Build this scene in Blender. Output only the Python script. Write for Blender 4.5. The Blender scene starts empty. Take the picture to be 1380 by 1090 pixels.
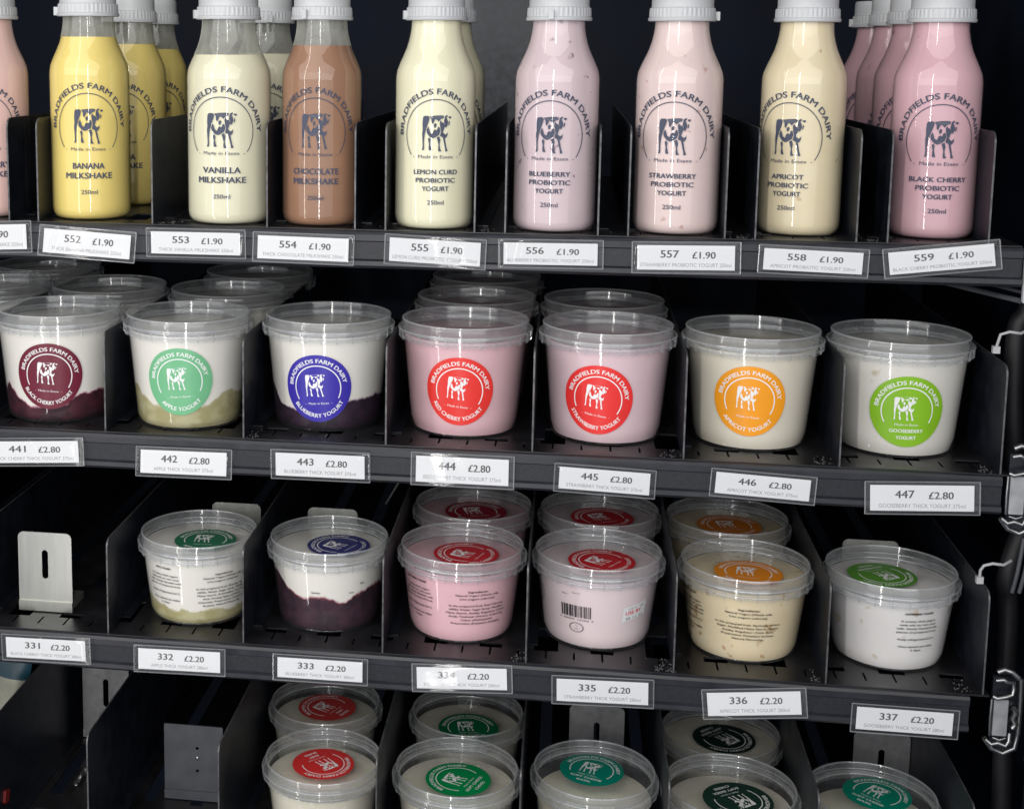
import bpy, bmesh, math, random
from mathutils import Matrix, Vector
from mathutils.geometry import tessellate_polygon

sc = bpy.context.scene
C = sc.collection
PI = math.pi
R = math.radians

# ------------------------------------------------------------------ camera
cam_d = bpy.data.cameras.new('camera')
cam = bpy.data.objects.new('camera', cam_d)
C.objects.link(cam)
yaw, pit, rol = 0.1491, 0.1418, 0.0066
fwd = Vector((-math.sin(yaw)*math.cos(pit), math.cos(yaw)*math.cos(pit), -math.sin(pit)))
rgt = Vector((math.cos(yaw), math.sin(yaw), 0))
up = rgt.cross(fwd)
r2 = rgt*math.cos(rol) + up*math.sin(rol)
u2 = -rgt*math.sin(rol) + up*math.cos(rol)
m = Matrix((r2, u2, -fwd)).transposed().to_4x4()
m.translation = (0.3853, -0.9312, 0.2663)
cam.matrix_world = m
cam_d.sensor_fit = 'HORIZONTAL'
cam_d.sensor_width = 36
cam_d.lens = 49.523
cam_d.shift_x = 0.14973
cam_d.shift_y = -0.14708
cam_d.clip_start = 0.02
cam_d.clip_end = 50
sc.camera = cam

# ------------------------------------------------------------------ world, lamps, exposure
w = bpy.data.worlds.new('World')
sc.world = w
w.use_nodes = True
w.node_tree.nodes['Background'].inputs[0].default_value = (0.35, 0.5, 1.0, 1)
w.node_tree.nodes['Background'].inputs[1].default_value = 0.06

def area(name, loc, target, sx, sy, power, col=(1, 1, 1)):
    d = bpy.data.lights.new(name, 'AREA')
    d.shape = 'RECTANGLE'
    d.size, d.size_y = sx, sy
    d.energy = power
    d.color = col
    o = bpy.data.objects.new(name, d)
    C.objects.link(o)
    v = Vector(target) - Vector(loc)
    o.matrix_world = Matrix.Translation(loc) @ v.to_track_quat('-Z', 'Y').to_matrix().to_4x4()
    return o
# two slim vertical tubes in front of the machine and the bright shop front behind the photographer
area('tube_lamp', (-0.05, -0.29, 0.10), (0.30, 0.05, 0.10), 0.018, 1.25, 0.62, (1.0, 0.97, 0.92))
area('tube_lamp', (0.245, -0.70, 0.23), (0.30, 0.05, 0.23), 0.026, 1.04, 2.1, (1.0, 0.98, 0.95))
area('shop_front_light', (-0.05, -1.9, 0.15), (0.30, 0.1, 0.05), 4.8, 1.8, 24.0, (0.97, 0.985, 1.0))
area('ceiling_light', (0.0, -1.6, 1.05), (0.30, 0.1, 0.0), 4.4, 1.5, 40.0, (1.0, 0.985, 0.95))

vs = sc.view_settings
vs.view_transform = 'Standard'
vs.look = 'None'
vs.exposure = 0
vs.gamma = 1
vs.use_curve_mapping = False
sc.cycles.use_denoising = True
sc.cycles.max_bounces = 10
sc.cycles.transparent_max_bounces = 40
sc.cycles.diffuse_bounces = 3
sc.cycles.glossy_bounces = 4
sc.cycles.caustics_reflective = False
sc.cycles.caustics_refractive = False

# ------------------------------------------------------------------ materials
def lin(c):
    return tuple(((v/255)/12.92 if v/255 <= 0.04045 else ((v/255+0.055)/1.055)**2.4) for v in c) + (1,)

def newmat(name):
    mt = bpy.data.materials.new(name)
    mt.use_nodes = True
    nt = mt.node_tree
    nt.nodes.clear()
    out = nt.nodes.new('ShaderNodeOutputMaterial')
    return mt, nt, out

def N(nt, t, **kw):
    n = nt.nodes.new(t)
    for k, v in kw.items():
        if k in ('inp',):
            for i, x in v.items():
                n.inputs[i].default_value = x
        else:
            setattr(n, k, v)
    return n

def principled(name, col, rough=0.5, metal=0.0, spec=0.5, noise=0.0, nscale=60.0, bump=0.0, bscale=400.0, rnoise=0.0, coat=0.0, coord='Object', stretch=None):
    mt, nt, out = newmat(name)
    p = N(nt, 'ShaderNodeBsdfPrincipled')
    p.inputs['Base Color'].default_value = col if len(col) == 4 else col+(1,)
    p.inputs['Roughness'].default_value = rough
    p.inputs['Metallic'].default_value = metal
    p.inputs['Specular IOR Level'].default_value = spec
    p.inputs['Coat Weight'].default_value = coat
    p.inputs['Coat Roughness'].default_value = 0.08
    tc = N(nt, 'ShaderNodeTexCoord')
    src = tc.outputs[coord]
    if stretch:
        mp = N(nt, 'ShaderNodeMapping')
        mp.inputs['Scale'].default_value = stretch
        nt.links.new(src, mp.inputs[0])
        src = mp.outputs[0]
    if noise or rnoise:
        n = N(nt, 'ShaderNodeTexNoise')
        n.inputs['Scale'].default_value = nscale
        n.inputs['Detail'].default_value = 5
        nt.links.new(src, n.inputs['Vector'])
        if noise:
            r = N(nt, 'ShaderNodeMapRange')
            r.inputs['From Min'].default_value = 0.3
            r.inputs['From Max'].default_value = 0.7
            r.inputs['To Min'].default_value = 1-noise
            r.inputs['To Max'].default_value = 1+noise
            nt.links.new(n.outputs['Fac'], r.inputs[0])
            mx = N(nt, 'ShaderNodeVectorMath', operation='SCALE')
            mx.inputs[0].default_value = col[:3]
            nt.links.new(r.outputs[0], mx.inputs['Scale'])
            nt.links.new(mx.outputs[0], p.inputs['Base Color'])
        if rnoise:
            r = N(nt, 'ShaderNodeMapRange')
            r.inputs['To Min'].default_value = rough-rnoise
            r.inputs['To Max'].default_value = rough+rnoise
            nt.links.new(n.outputs['Fac'], r.inputs[0])
            nt.links.new(r.outputs[0], p.inputs['Roughness'])
    if bump:
        b = N(nt, 'ShaderNodeBump')
        b.inputs['Strength'].default_value = bump
        b.inputs['Distance'].default_value = 0.0006
        n = N(nt, 'ShaderNodeTexNoise')
        n.inputs['Scale'].default_value = bscale
        n.inputs['Detail'].default_value = 3
        nt.links.new(src, n.inputs['Vector'])
        nt.links.new(n.outputs['Fac'], b.inputs['Height'])
        nt.links.new(b.outputs[0], p.inputs['Normal'])
    nt.links.new(p.outputs[0], out.inputs[0])
    return mt

def clear(name, film=0.1, filmcol=(0.75, 0.77, 0.8, 1), rough=0.06, base=0.045, edge=0.65, bump=0.0, bscale=90.0, filmnoise=0.0, power=4.0):
    """thin transparent plastic: see-through, a little milky, glossy, more so at grazing angles"""
    mt, nt, out = newmat(name)
    tr = N(nt, 'ShaderNodeBsdfTransparent')
    tr.inputs[0].default_value = (0.985, 0.988, 0.99, 1)
    df = N(nt, 'ShaderNodeBsdfDiffuse')
    df.inputs[0].default_value = filmcol
    tl = N(nt, 'ShaderNodeBsdfTranslucent')
    tl.inputs[0].default_value = filmcol
    dm = N(nt, 'ShaderNodeMixShader')
    dm.inputs[0].default_value = 0.35
    nt.links.new(df.outputs[0], dm.inputs[1])
    nt.links.new(tl.outputs[0], dm.inputs[2])
    gl = N(nt, 'ShaderNodeBsdfGlossy')
    gl.inputs['Roughness'].default_value = rough
    gl.inputs[0].default_value = (1, 1, 1, 1)
    lw = N(nt, 'ShaderNodeLayerWeight')
    lw.inputs[0].default_value = 0.5
    pw = N(nt, 'ShaderNodeMath', operation='POWER')
    pw.inputs[1].default_value = power
    nt.links.new(lw.outputs['Facing'], pw.inputs[0])
    # film gets denser at grazing angles (longer way through the wall)
    fm = N(nt, 'ShaderNodeMath', operation='MULTIPLY_ADD')
    fm.inputs[1].default_value = film*1.6
    fm.inputs[2].default_value = film
    nt.links.new(pw.outputs[0], fm.inputs[0])
    fac = fm.outputs[0]
    tc = N(nt, 'ShaderNodeTexCoord')
    if filmnoise:
        n = N(nt, 'ShaderNodeTexNoise')
        n.inputs['Scale'].default_value = 90
        n.inputs['Detail'].default_value = 4
        nt.links.new(tc.outputs['Object'], n.inputs['Vector'])
        r = N(nt, 'ShaderNodeMapRange')
        r.inputs['From Min'].default_value = 0.3
        r.inputs['From Max'].default_value = 0.7
        r.inputs['To Min'].default_value = 1-filmnoise
        r.inputs['To Max'].default_value = 1+filmnoise
        nt.links.new(n.outputs['Fac'], r.inputs[0])
        mu = N(nt, 'ShaderNodeMath', operation='MULTIPLY')
        nt.links.new(fac, mu.inputs[0])
        nt.links.new(r.outputs[0], mu.inputs[1])
        fac = mu.outputs[0]
    m1 = N(nt, 'ShaderNodeMixShader')
    nt.links.new(fac, m1.inputs[0])
    nt.links.new(tr.outputs[0], m1.inputs[1])
    nt.links.new(dm.outputs[0], m1.inputs[2])
    fr = N(nt, 'ShaderNodeMath', operation='MULTIPLY_ADD')
    fr.inputs[1].default_value = edge
    fr.inputs[2].default_value = base
    nt.links.new(pw.outputs[0], fr.inputs[0])
    m2 = N(nt, 'ShaderNodeMixShader')
    nt.links.new(fr.outputs[0], m2.inputs[0])
    nt.links.new(m1.outputs[0], m2.inputs[1])
    nt.links.new(gl.outputs[0], m2.inputs[2])
    if bump:
        b = N(nt, 'ShaderNodeBump')
        b.inputs['Strength'].default_value = bump
        b.inputs['Distance'].default_value = 0.002
        n = N(nt, 'ShaderNodeTexNoise')
        n.inputs['Scale'].default_value = bscale
        n.inputs['Detail'].default_value = 1.5
        nt.links.new(tc.outputs['Object'], n.inputs['Vector'])
        nt.links.new(n.outputs['Fac'], b.inputs['Height'])
        nt.links.new(b.outputs[0], gl.inputs['Normal'])
    nt.links.new(m2.outputs[0], out.inputs[0])
    return mt

def food(name, col, col2=None, amount=0.0, bits=None, bitscale=90.0, bitsize=0.7, streak=False, rough=0.45):
    """yogurt, milk or fruit: base colour, soft blotches of a second colour, small bits of a third"""
    mt, nt, out = newmat(name)
    p = N(nt, 'ShaderNodeBsdfPrincipled')
    p.inputs['Roughness'].default_value = rough
    p.inputs['Specular IOR Level'].default_value = 0.25
    tc = N(nt, 'ShaderNodeTexCoord')
    oi = N(nt, 'ShaderNodeObjectInfo')
    off = N(nt, 'ShaderNodeVectorMath', operation='ADD')
    mul = N(nt, 'ShaderNodeVectorMath', operation='SCALE')
    mul.inputs['Scale'].default_value = 3.0
    cmb = N(nt, 'ShaderNodeCombineXYZ')
    for i in range(3):
        nt.links.new(oi.outputs['Random'], cmb.inputs[i])
    nt.links.new(cmb.outputs[0], mul.inputs[0])
    nt.links.new(tc.outputs['Object'], off.inputs[0])
    nt.links.new(mul.outputs[0], off.inputs[1])
    src = off.outputs[0]
    if streak:
        mp = N(nt, 'ShaderNodeMapping')
        mp.inputs['Scale'].default_value = (1, 1, 0.15)
        nt.links.new(src, mp.inputs[0])
        src = mp.outputs[0]
    n = N(nt, 'ShaderNodeTexNoise')
    n.inputs['Scale'].default_value = 55
    n.inputs['Detail'].default_value = 4
    nt.links.new(src, n.inputs['Vector'])
    r = N(nt, 'ShaderNodeMapRange')
    r.inputs['From Min'].default_value = 0.35
    r.inputs['From Max'].default_value = 0.7
    r.inputs['To Max'].default_value = amount
    nt.links.new(n.outputs['Fac'], r.inputs[0])
    mx = N(nt, 'ShaderNodeMix', data_type='RGBA')
    mx.inputs[6].default_value = col
    mx.inputs[7].default_value = col2 or col
    nt.links.new(r.outputs[0], mx.inputs[0])
    c = mx.outputs[2]
    if bits:
        n2 = N(nt, 'ShaderNodeTexNoise')
        n2.inputs['Scale'].default_value = bitscale
        n2.inputs['Detail'].default_value = 2
        nt.links.new(off.outputs[0], n2.inputs['Vector'])
        r2_ = N(nt, 'ShaderNodeMapRange')
        r2_.inputs['From Min'].default_value = bitsize
        r2_.inputs['From Max'].default_value = bitsize+0.06
        r2_.inputs['To Max'].default_value = 0.8
        nt.links.new(n2.outputs['Fac'], r2_.inputs[0])
        m2 = N(nt, 'ShaderNodeMix', data_type='RGBA')
        m2.inputs[7].default_value = bits
        nt.links.new(c, m2.inputs[6])
        nt.links.new(r2_.outputs[0], m2.inputs[0])
        c = m2.outputs[2]
    nt.links.new(c, p.inputs['Base Color'])
    nt.links.new(p.outputs[0], out.inputs[0])
    return mt

M = {}
M['wall'] = principled('dark cabinet lining', (0.006, 0.010, 0.022), 0.7, spec=0.25, noise=0.4, nscale=14, rnoise=0.15)
M['panel'] = principled('grey speckled back panel', (0.085, 0.09, 0.105), 0.45, noise=0.5, nscale=120, rnoise=0.2)
M['steel_black'] = principled('black powder coat', (0.009, 0.011, 0.017), 0.36, spec=0.5, noise=0.35, nscale=70, rnoise=0.14, bump=0.12, bscale=900)
M['floor'] = principled('worn dark tray steel', (0.012, 0.012, 0.014), 0.36, spec=0.6, noise=0.5, nscale=45, rnoise=0.16, bump=0.1, bscale=800)
M['edge'] = principled('worn bare edge', (0.10, 0.10, 0.105), 0.42, metal=0.4, noise=0.5, nscale=160)
M['rail'] = principled('charcoal grained plastic', (0.012, 0.013, 0.018), 0.5, noise=0.4, nscale=420, bump=0.25, bscale=900)
M['rail_lip'] = principled('smooth charcoal plastic', (0.018, 0.019, 0.025), 0.38, noise=0.3, nscale=60, rnoise=0.12)
M['steel'] = principled('brushed steel', (0.56, 0.56, 0.52), 0.34, metal=0.85, noise=0.05, nscale=60, stretch=(6, 1, 0.5), rnoise=0.06)
M['zinc'] = principled('zinc plated wire', (0.36, 0.36, 0.36), 0.3, metal=0.9, noise=0.25, nscale=200)
M['zinc_dull'] = principled('dull zinc plate', (0.42, 0.42, 0.43), 0.42, metal=0.6, noise=0.2, nscale=120)
M['dark_plate'] = principled('dark grey painted plate', (0.075, 0.078, 0.09), 0.45, noise=0.2, nscale=60, rnoise=0.1)
M['paper'] = principled('white paper', (0.72, 0.72, 0.735), 0.8, spec=0.2)
M['grey_ink'] = principled('grey tag print', (0.075, 0.075, 0.08), 0.8)
M['pale_ink'] = principled('pale grey tag print', (0.25, 0.25, 0.26), 0.8)
M['sleeve'] = clear('clear tag sleeve', film=0.03, rough=0.05, base=0.016, edge=0.4)
M['sleeve_edge'] = clear('welded edge with painted highlight', film=0.24, filmcol=(0.72, 0.73, 0.75, 1), rough=0.15, base=0.08)  # whitish film puts the edge highlights into the weld's colour
M['bottle'] = clear('clear bottle plastic', film=0.015, rough=0.03, base=0.045, edge=0.35, power=3.5, bump=0.06, bscale=24)
M['bottle_film'] = clear('bottle plastic filmed with milk', film=0.38, filmcol=(0.68, 0.69, 0.62, 1), rough=0.05, base=0.05, edge=0.35, filmnoise=0.25)
M['cap'] = principled('milky white cap plastic', (0.53, 0.54, 0.555), 0.4, noise=0.05, nscale=60)
M['cup'] = clear('clear pot plastic', film=0.02, rough=0.07, base=0.05, edge=0.4, filmcol=(0.8, 0.82, 0.85, 1))
M['lid'] = clear('milky clear lid plastic', film=0.105, rough=0.08, base=0.05, edge=0.5, filmcol=(0.88, 0.9, 0.93, 1), filmnoise=0.45)
M['lid_disc'] = clear('lid window', film=0.05, rough=0.10, base=0.03, edge=0.35, filmcol=(0.66, 0.67, 0.68, 1), filmnoise=0.35, bump=0.1)
M['lid_edge'] = clear('thick milky lid edge', film=0.22, rough=0.08, base=0.06, edge=0.5, filmcol=(0.92, 0.94, 0.96, 1))
M['ink_blue'] = principled('slate blue bottle print', lin((66, 72, 92)), 0.6)
M['ink_black'] = principled('dark pot print', lin((44, 40, 46)), 0.6)
M['ink_white'] = principled('white sticker print', (0.82, 0.82, 0.82), 0.5)
M['ink_red'] = principled('red date stamp', lin((214, 70, 80)), 0.6)
M['black_rubber'] = principled('black cable', (0.008, 0.008, 0.010), 0.55, noise=0.3)
M['nylon'] = principled('white nylon', (0.40, 0.40, 0.41), 0.4, noise=0.2)
M['foil'] = principled('pale crinkled film', lin((150, 150, 134)), 0.3, noise=0.25, nscale=50, bump=0.6, bscale=90)
M['teal_film'] = principled('teal printed film', lin((22, 58, 72)), 0.35, noise=0.2)
M['red_plastic'] = principled('red plastic', lin((120, 30, 30)), 0.5, noise=0.2)
M['smoke'] = principled('smoky grey plastic', (0.07, 0.072, 0.085), 0.3, noise=0.3, nscale=30)

STK = {}
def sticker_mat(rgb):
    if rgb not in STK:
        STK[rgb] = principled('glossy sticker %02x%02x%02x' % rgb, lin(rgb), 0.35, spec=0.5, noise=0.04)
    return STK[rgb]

# ------------------------------------------------------------------ mesh helpers
class MB:
    def __init__(self):
        self.v, self.f, self.mi = [], [], []
    def add(self, vs_, fs, mi=0):
        k = len(self.v)
        self.v += [tuple(p) for p in vs_]
        self.f += [tuple(i+k for i in q) for q in fs]
        self.mi += [mi]*len(fs)
        return self
    def box(self, a, b, mi=0):
        x0, y0, z0 = a
        x1, y1, z1 = b
        self.add([(x0,y0,z0),(x1,y0,z0),(x1,y1,z0),(x0,y1,z0),(x0,y0,z1),(x1,y0,z1),(x1,y1,z1),(x0,y1,z1)],
                 [(0,3,2,1),(4,5,6,7),(0,1,5,4),(1,2,6,5),(2,3,7,6),(3,0,4,7)], mi)
        return self
    def lathe(self, prof, n=96, mi=0, mod=None, cap0=False, cap1=False, closed=False):
        k = len(prof)
        vs_ = []
        for j, (r, z) in enumerate(prof):
            for i in range(n):
                t = 2*PI*i/n
                rr = r + (mod(t, j, z) if mod else 0)
                vs_.append((rr*math.sin(t), -rr*math.cos(t), z))
        fs = []
        rows = k if closed else k-1
        for j in range(rows):
            j2 = (j+1) % k
            for i in range(n):
                i2 = (i+1) % n
                fs.append((j*n+i, j*n+i2, j2*n+i2, j2*n+i))
        if cap0:
            fs.append(tuple(reversed(range(n))))
        if cap1:
            fs.append(tuple((k-1)*n+i for i in range(n)))
        return self.add(vs_, fs, mi)
    def tube(self, pts, r, n=8, mi=0):
        pts = [Vector(p) for p in pts]
        vs_, fs = [], []
        prev = None
        for i, p in enumerate(pts):
            d = (pts[min(i+1, len(pts)-1)] - pts[max(i-1, 0)]).normalized()
            if prev is None:
                a = d.orthogonal().normalized()
            else:
                a = (prev - d*prev.dot(d)).normalized()
            prev = a
            b = d.cross(a)
            for k in range(n):
                t = 2*PI*k/n
                vs_.append(p + (a*math.cos(t) + b*math.sin(t))*r)
        for i in range(len(pts)-1):
            for k in range(n):
                k2 = (k+1) % n
                fs.append((i*n+k, i*n+k2, (i+1)*n+k2, (i+1)*n+k))
        fs.append(tuple(reversed(range(n))))
        fs.append(tuple((len(pts)-1)*n+k for k in range(n)))
        return self.add(vs_, fs, mi)
    def mesh(self, name, mats, smooth=None):
        me = bpy.data.meshes.new(name)
        me.from_pydata(self.v, [], self.f)
        if not isinstance(mats, (list, tuple)):
            mats = [mats]
        for x in mats:
            me.materials.append(x)
        me.polygons.foreach_set('material_index', self.mi)
        if smooth:
            me.polygons.foreach_set('use_smooth', [True]*len(self.f))
            me.set_sharp_from_angle(angle=R(smooth))
        me.update()
        return me

def link(name, me, parent=None, loc=None, kind=None):
    o = bpy.data.objects.new(name, me)
    C.objects.link(o)
    if parent is not None:
        o.parent = parent
    if loc is not None:
        o.location = loc
    if kind:
        o['kind'] = kind
    return o

def thing(name, label, cat, loc=(0, 0, 0), rz=0.0, group=None):
    o = bpy.data.objects.new(name, None)
    o.empty_display_size = 0.02
    C.objects.link(o)
    o.location = loc
    o.rotation_euler = (0, 0, rz)
    o['label'] = label
    o['category'] = cat
    if group:
        o['group'] = group
    return o

def tag(o, label, cat, group=None):
    o['label'] = label
    o['category'] = cat
    if group:
        o['group'] = group
    return o

def shape(outer, holes=(), t=0.001):
    """solid plate in the XZ plane from a 2-D outline with holes, thickness t along Y (front at 0)"""
    cu = bpy.data.curves.new('outline', 'CURVE')
    cu.dimensions = '2D'
    cu.fill_mode = 'BOTH'
    for loop in [outer]+list(holes):
        s = cu.splines.new('POLY')
        s.points.add(len(loop)-1)
        for i, (x, y) in enumerate(loop):
            s.points[i].co = (x, y, 0, 1)
        s.use_cyclic_u = True
    cu.extrude = t/2
    o = bpy.data.objects.new('outline', cu)
    me = bpy.data.meshes.new_from_object(o)
    vs_ = [(v.co.x, -v.co.z+t/2, v.co.y) for v in me.vertices]
    fs = [tuple(p.vertices) for p in me.polygons]
    bpy.data.objects.remove(o)
    bpy.data.curves.remove(cu)
    bpy.data.meshes.remove(me)
    return vs_, fs

def rrect(x0, x1, z0, z1, r, n=6, corners=(1, 1, 1, 1)):
    """rounded rectangle, corners order bl, br, tr, tl"""
    pts = []
    for (cx, cz, a0, on) in ((x0+r, z0+r, PI, corners[0]), (x1-r, z0+r, 1.5*PI, corners[1]), (x1-r, z1-r, 0, corners[2]), (x0+r, z1-r, PI/2, corners[3])):
        if on:
            for i in range(n+1):
                a = a0 + PI/2*i/n
                pts.append((cx+r*math.cos(a), cz+r*math.sin(a)))
        else:
            pts.append((x0 if cx == x0+r else x1, z0 if cz == z0+r else z1))
    return pts

# ------------------------------------------------------------------ lettering
_tc = {}
def text2d(s, bold=0.0):
    """(verts, faces, width, cap height) of a string, centred in x, baseline 0, cap height 1"""
    key = (s, bold)
    if key in _tc:
        return _tc[key]
    cu = bpy.data.curves.new('letters', 'FONT')
    cu.body = s
    cu.size = 1
    cu.resolution_u = 3
    cu.fill_mode = 'FRONT'
    o = bpy.data.objects.new('letters', cu)
    me = bpy.data.meshes.new_from_object(o)
    v = [(a.co.x, a.co.y) for a in me.vertices]
    f = [tuple(p.vertices) for p in me.polygons]
    bpy.data.objects.remove(o)
    bpy.data.curves.remove(cu)
    bpy.data.meshes.remove(me)
    x0 = min(a[0] for a in v)
    x1 = max(a[0] for a in v)
    k = 1/0.729
    v = [((a[0]-(x0+x1)/2)*k, a[1]*k) for a in v]
    _tc[key] = (v, f, (x1-x0)*k)
    return _tc[key]

BOLD = [(0, 0), (1, 0.3), (-1, -0.3)]     # extra passes of the same letters make them heavier
class Ink:
    """flat 2-D artwork in metres, later wrapped on a surface"""
    def __init__(self):
        self.v, self.f, self.mi, self.l = [], [], [], []
    def put(self, v, f, mi=0, layer=0):
        k = len(self.v)
        self.v += v
        self.l += [layer]*len(v)
        self.f += [tuple(i+k for i in q) for q in f]
        self.mi += [mi]*len(f)
    def line(self, s, x, y, cap, width=None, sx=0.9, bold=0.0, mi=0, align='c', rot=0.0):
        v, f, wd = text2d(s)
        kx = cap*sx if width is None else width/wd
        ox = 0 if align == 'c' else (wd*kx/2 if align == 'l' else -wd*kx/2)
        c, s_ = math.cos(rot), math.sin(rot)
        for q, (bx, by) in enumerate(BOLD if bold else BOLD[:1]):
            pts = []
            for a in v:
                px, py = a[0]*kx+ox+bx*bold*cap, a[1]*cap+by*bold*cap
                pts.append((x+px*c-py*s_, y+px*s_+py*c))
            self.put(pts, f, mi, q)
    def arc(self, s, cx, cy, r, cap, span, bold=0.0, mi=0, bottom=False):
        """text along a circle: r is the radius of the baseline; span in radians"""
        v, f, wd = text2d(s)
        for q, (bx, by) in enumerate(BOLD if bold else BOLD[:1]):
            pts = []
            for a in v:
                t = a[0]/wd*span + bx*bold*cap/r
                h = (a[1]+by*bold)*cap
                rr = r-h if bottom else r+h
                pts.append((cx+rr*math.sin(t), cy-rr*math.cos(t) if bottom else cy+rr*math.cos(t)))
            self.put(pts, f, mi, q)
    def ring(self, cx, cy, r, wd, a0, a1, n=48, mi=0, sx=1.0, sy=1.0):
        v, f = [], []
        for i in range(n+1):
            t = a0+(a1-a0)*i/n
            for rr in (r-wd/2, r+wd/2):
                v.append((cx+rr*math.cos(t)*sx, cy+rr*math.sin(t)*sy))
        for i in range(n):
            f.append((2*i, 2*i+1, 2*i+3, 2*i+2))
        self.put(v, f, mi)
    def poly(self, pts, mi=0):
        tris = tessellate_polygon([[Vector((p[0], p[1], 0)) for p in pts]])
        self.put(list(pts), [tuple(t) for t in tris], mi)
    def rect(self, x0, x1, y0, y1, mi=0):
        self.put([(x0, y0), (x1, y0), (x1, y1), (x0, y1)], [(0, 1, 2, 3)], mi)
    def build(self, fn, name, mats):
        b = MB()
        vs_ = [fn(*p, 0.000025*l) for p, l in zip(self.v, self.l)]
        fs = []
        for q in self.f:      # all faces to look outwards: make every 2-D face anticlockwise
            ar = sum(self.v[q[i]][0]*self.v[q[(i+1) % len(q)]][1]-self.v[q[(i+1) % len(q)]][0]*self.v[q[i]][1] for i in range(len(q)))
            fs.append(q if ar >= 0 else tuple(reversed(q)))
        b.v, b.f, b.mi = vs_, fs, self.mi
        return b.mesh(name, mats)

COW = [
 [(296,315),(305,300),(340,298),(352,312),(345,340),(335,365),(322,400),(312,440),(308,470),(306,500),(308,540),(304,556),(290,556),(296,530),(294,480),(291,430),(295,400),(293,360)],
 [(352,302),(400,296),(450,294),(470,299),(464,316),(442,322),(424,342),(414,328),(396,322),(388,340),(378,362),(368,350),(366,322)],
 [(332,430),(327,406),(340,376),(350,400),(358,424),(376,434),(384,410),(396,398),(410,408),(423,378),(434,384),(440,412),(430,440),(405,456),(380,466),(355,456)],
 [(386,364),(400,350),(410,362),(403,384),(390,388)],
 [(442,330),(452,345),(470,352),(479,372),(469,398),(461,420),(480,438),(494,429),(501,416),(499,445),(484,466),(458,458),(438,448),(446,412),(438,376),(434,350)],
 [(478,300),(496,291),(501,300),(489,312),(499,330),(504,350),(499,366),(489,386),(479,380),(478,360),(469,342),(473,318)],
 [(505,303),(528,301),(531,311),(522,319),(509,312)],
 [(511,335),(518,338),(516,360),(508,372),(506,364)],
 [(340,468),(353,460),(362,478),(358,505),(366,540),(371,556),(349,556),(346,535),(349,508)],
 [(411,460),(432,450),(441,480),(435,512),(440,545),(451,562),(427,565),(424,545),(427,515),(419,485)],
 [(461,460),(477,464),(484,492),(492,532),(503,561),(483,566),(481,540),(471,500)],
]
def cow(ink, cx, cy, h, mi=0):
    k = h/275.0
    for p in COW:
        ink.poly([(cx+(a-412)*k, cy-(b-428)*k) for a, b in p], mi)

# ------------------------------------------------------------------ the cabinet (setting)
b = MB()
XL, XR, YB, ZT, ZB = -0.34, 0.735, 0.52, 0.48, -0.62
b.box((XL, YB, ZB), (XR, YB+0.01, ZT))
link('back_wall', b.mesh('back_wall', M['wall']), kind='structure')
link('side_wall', MB().box((XL-0.01, 0.02, ZB), (XL, YB+0.01, ZT)).mesh('side_wall', M['wall']), kind='structure')
link('side_wall', MB().box((XR, -0.02, ZB), (XR+0.01, YB+0.01, ZT)).mesh('side_wall', M['wall']), kind='structure')
link('cabinet_floor', MB().box((XL-0.01, -0.02, ZB-0.01), (XR+0.01, YB+0.01, ZB)).mesh('cabinet_floor', M['wall']), kind='structure')
link('cabinet_ceiling', MB().box((XL-0.01, -0.02, ZT), (XR+0.01, YB+0.01, ZT+0.01)).mesh('cabinet_ceiling', M['wall']), kind='structure')
link('back_panel', MB().box((0.275, YB-0.012, 0.155), (0.385, YB-0.001, 0.46)).mesh('back_panel', M['panel']), kind='structure')
tag(link('cabinet_post', MB().box((0.700, -0.012, -0.60), (0.722, 0.02, 0.46)).mesh('cabinet_post', M['steel_black'])),
    'black upright post at the right end of the trays', 'post')

# ------------------------------------------------------------------ shelf trays
def plate(x0, x1, y0, y1, t, holes):
    xs = sorted({x0, x1, *[h[0] for h in holes], *[h[1] for h in holes]})
    ys = sorted({y0, y1, *[h[2] for h in holes], *[h[3] for h in holes]})
    xs = [x for x in xs if x0 <= x <= x1]
    ys = [y for y in ys if y0 <= y <= y1]
    solid = {}
    from bisect import bisect_left
    nx, ny = len(xs)-1, len(ys)-1
    grid = [[True]*ny for _ in range(nx)]
    for h in holes:
        for i in range(bisect_left(xs, max(h[0], x0)), bisect_left(xs, min(h[1], x1))):
            for j in range(bisect_left(ys, h[2]), bisect_left(ys, h[3])):
                grid[i][j] = False
    b = MB()
    idx = {}
    vs_, fs = [], []
    def vid(i, j, k):
        if (i, j, k) not in idx:
            idx[(i, j, k)] = len(vs_)
            vs_.append((xs[i], ys[j], 0 if k else -t))
        return idx[(i, j, k)]
    for i in range(nx):
        for j in range(ny):
            if not grid[i][j]:
                continue
            fs.append((vid(i,j,1), vid(i+1,j,1), vid(i+1,j+1,1), vid(i,j+1,1)))
            fs.append((vid(i,j,0), vid(i,j+1,0), vid(i+1,j+1,0), vid(i+1,j,0)))
            for di, dj, a, c in ((-1,0,(i,j+1),(i,j)), (1,0,(i+1,j),(i+1,j+1)), (0,-1,(i,j),(i+1,j)), (0,1,(i+1,j+1),(i,j+1))):
                ii, jj = i+di, j+dj
                if 0 <= ii < nx and 0 <= jj < ny and grid[ii][jj]:
                    continue
                fs.append((vid(*a,0), vid(*c,0), vid(*c,1), vid(*a,1)))
    b.add(vs_, fs)
    return b

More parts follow.
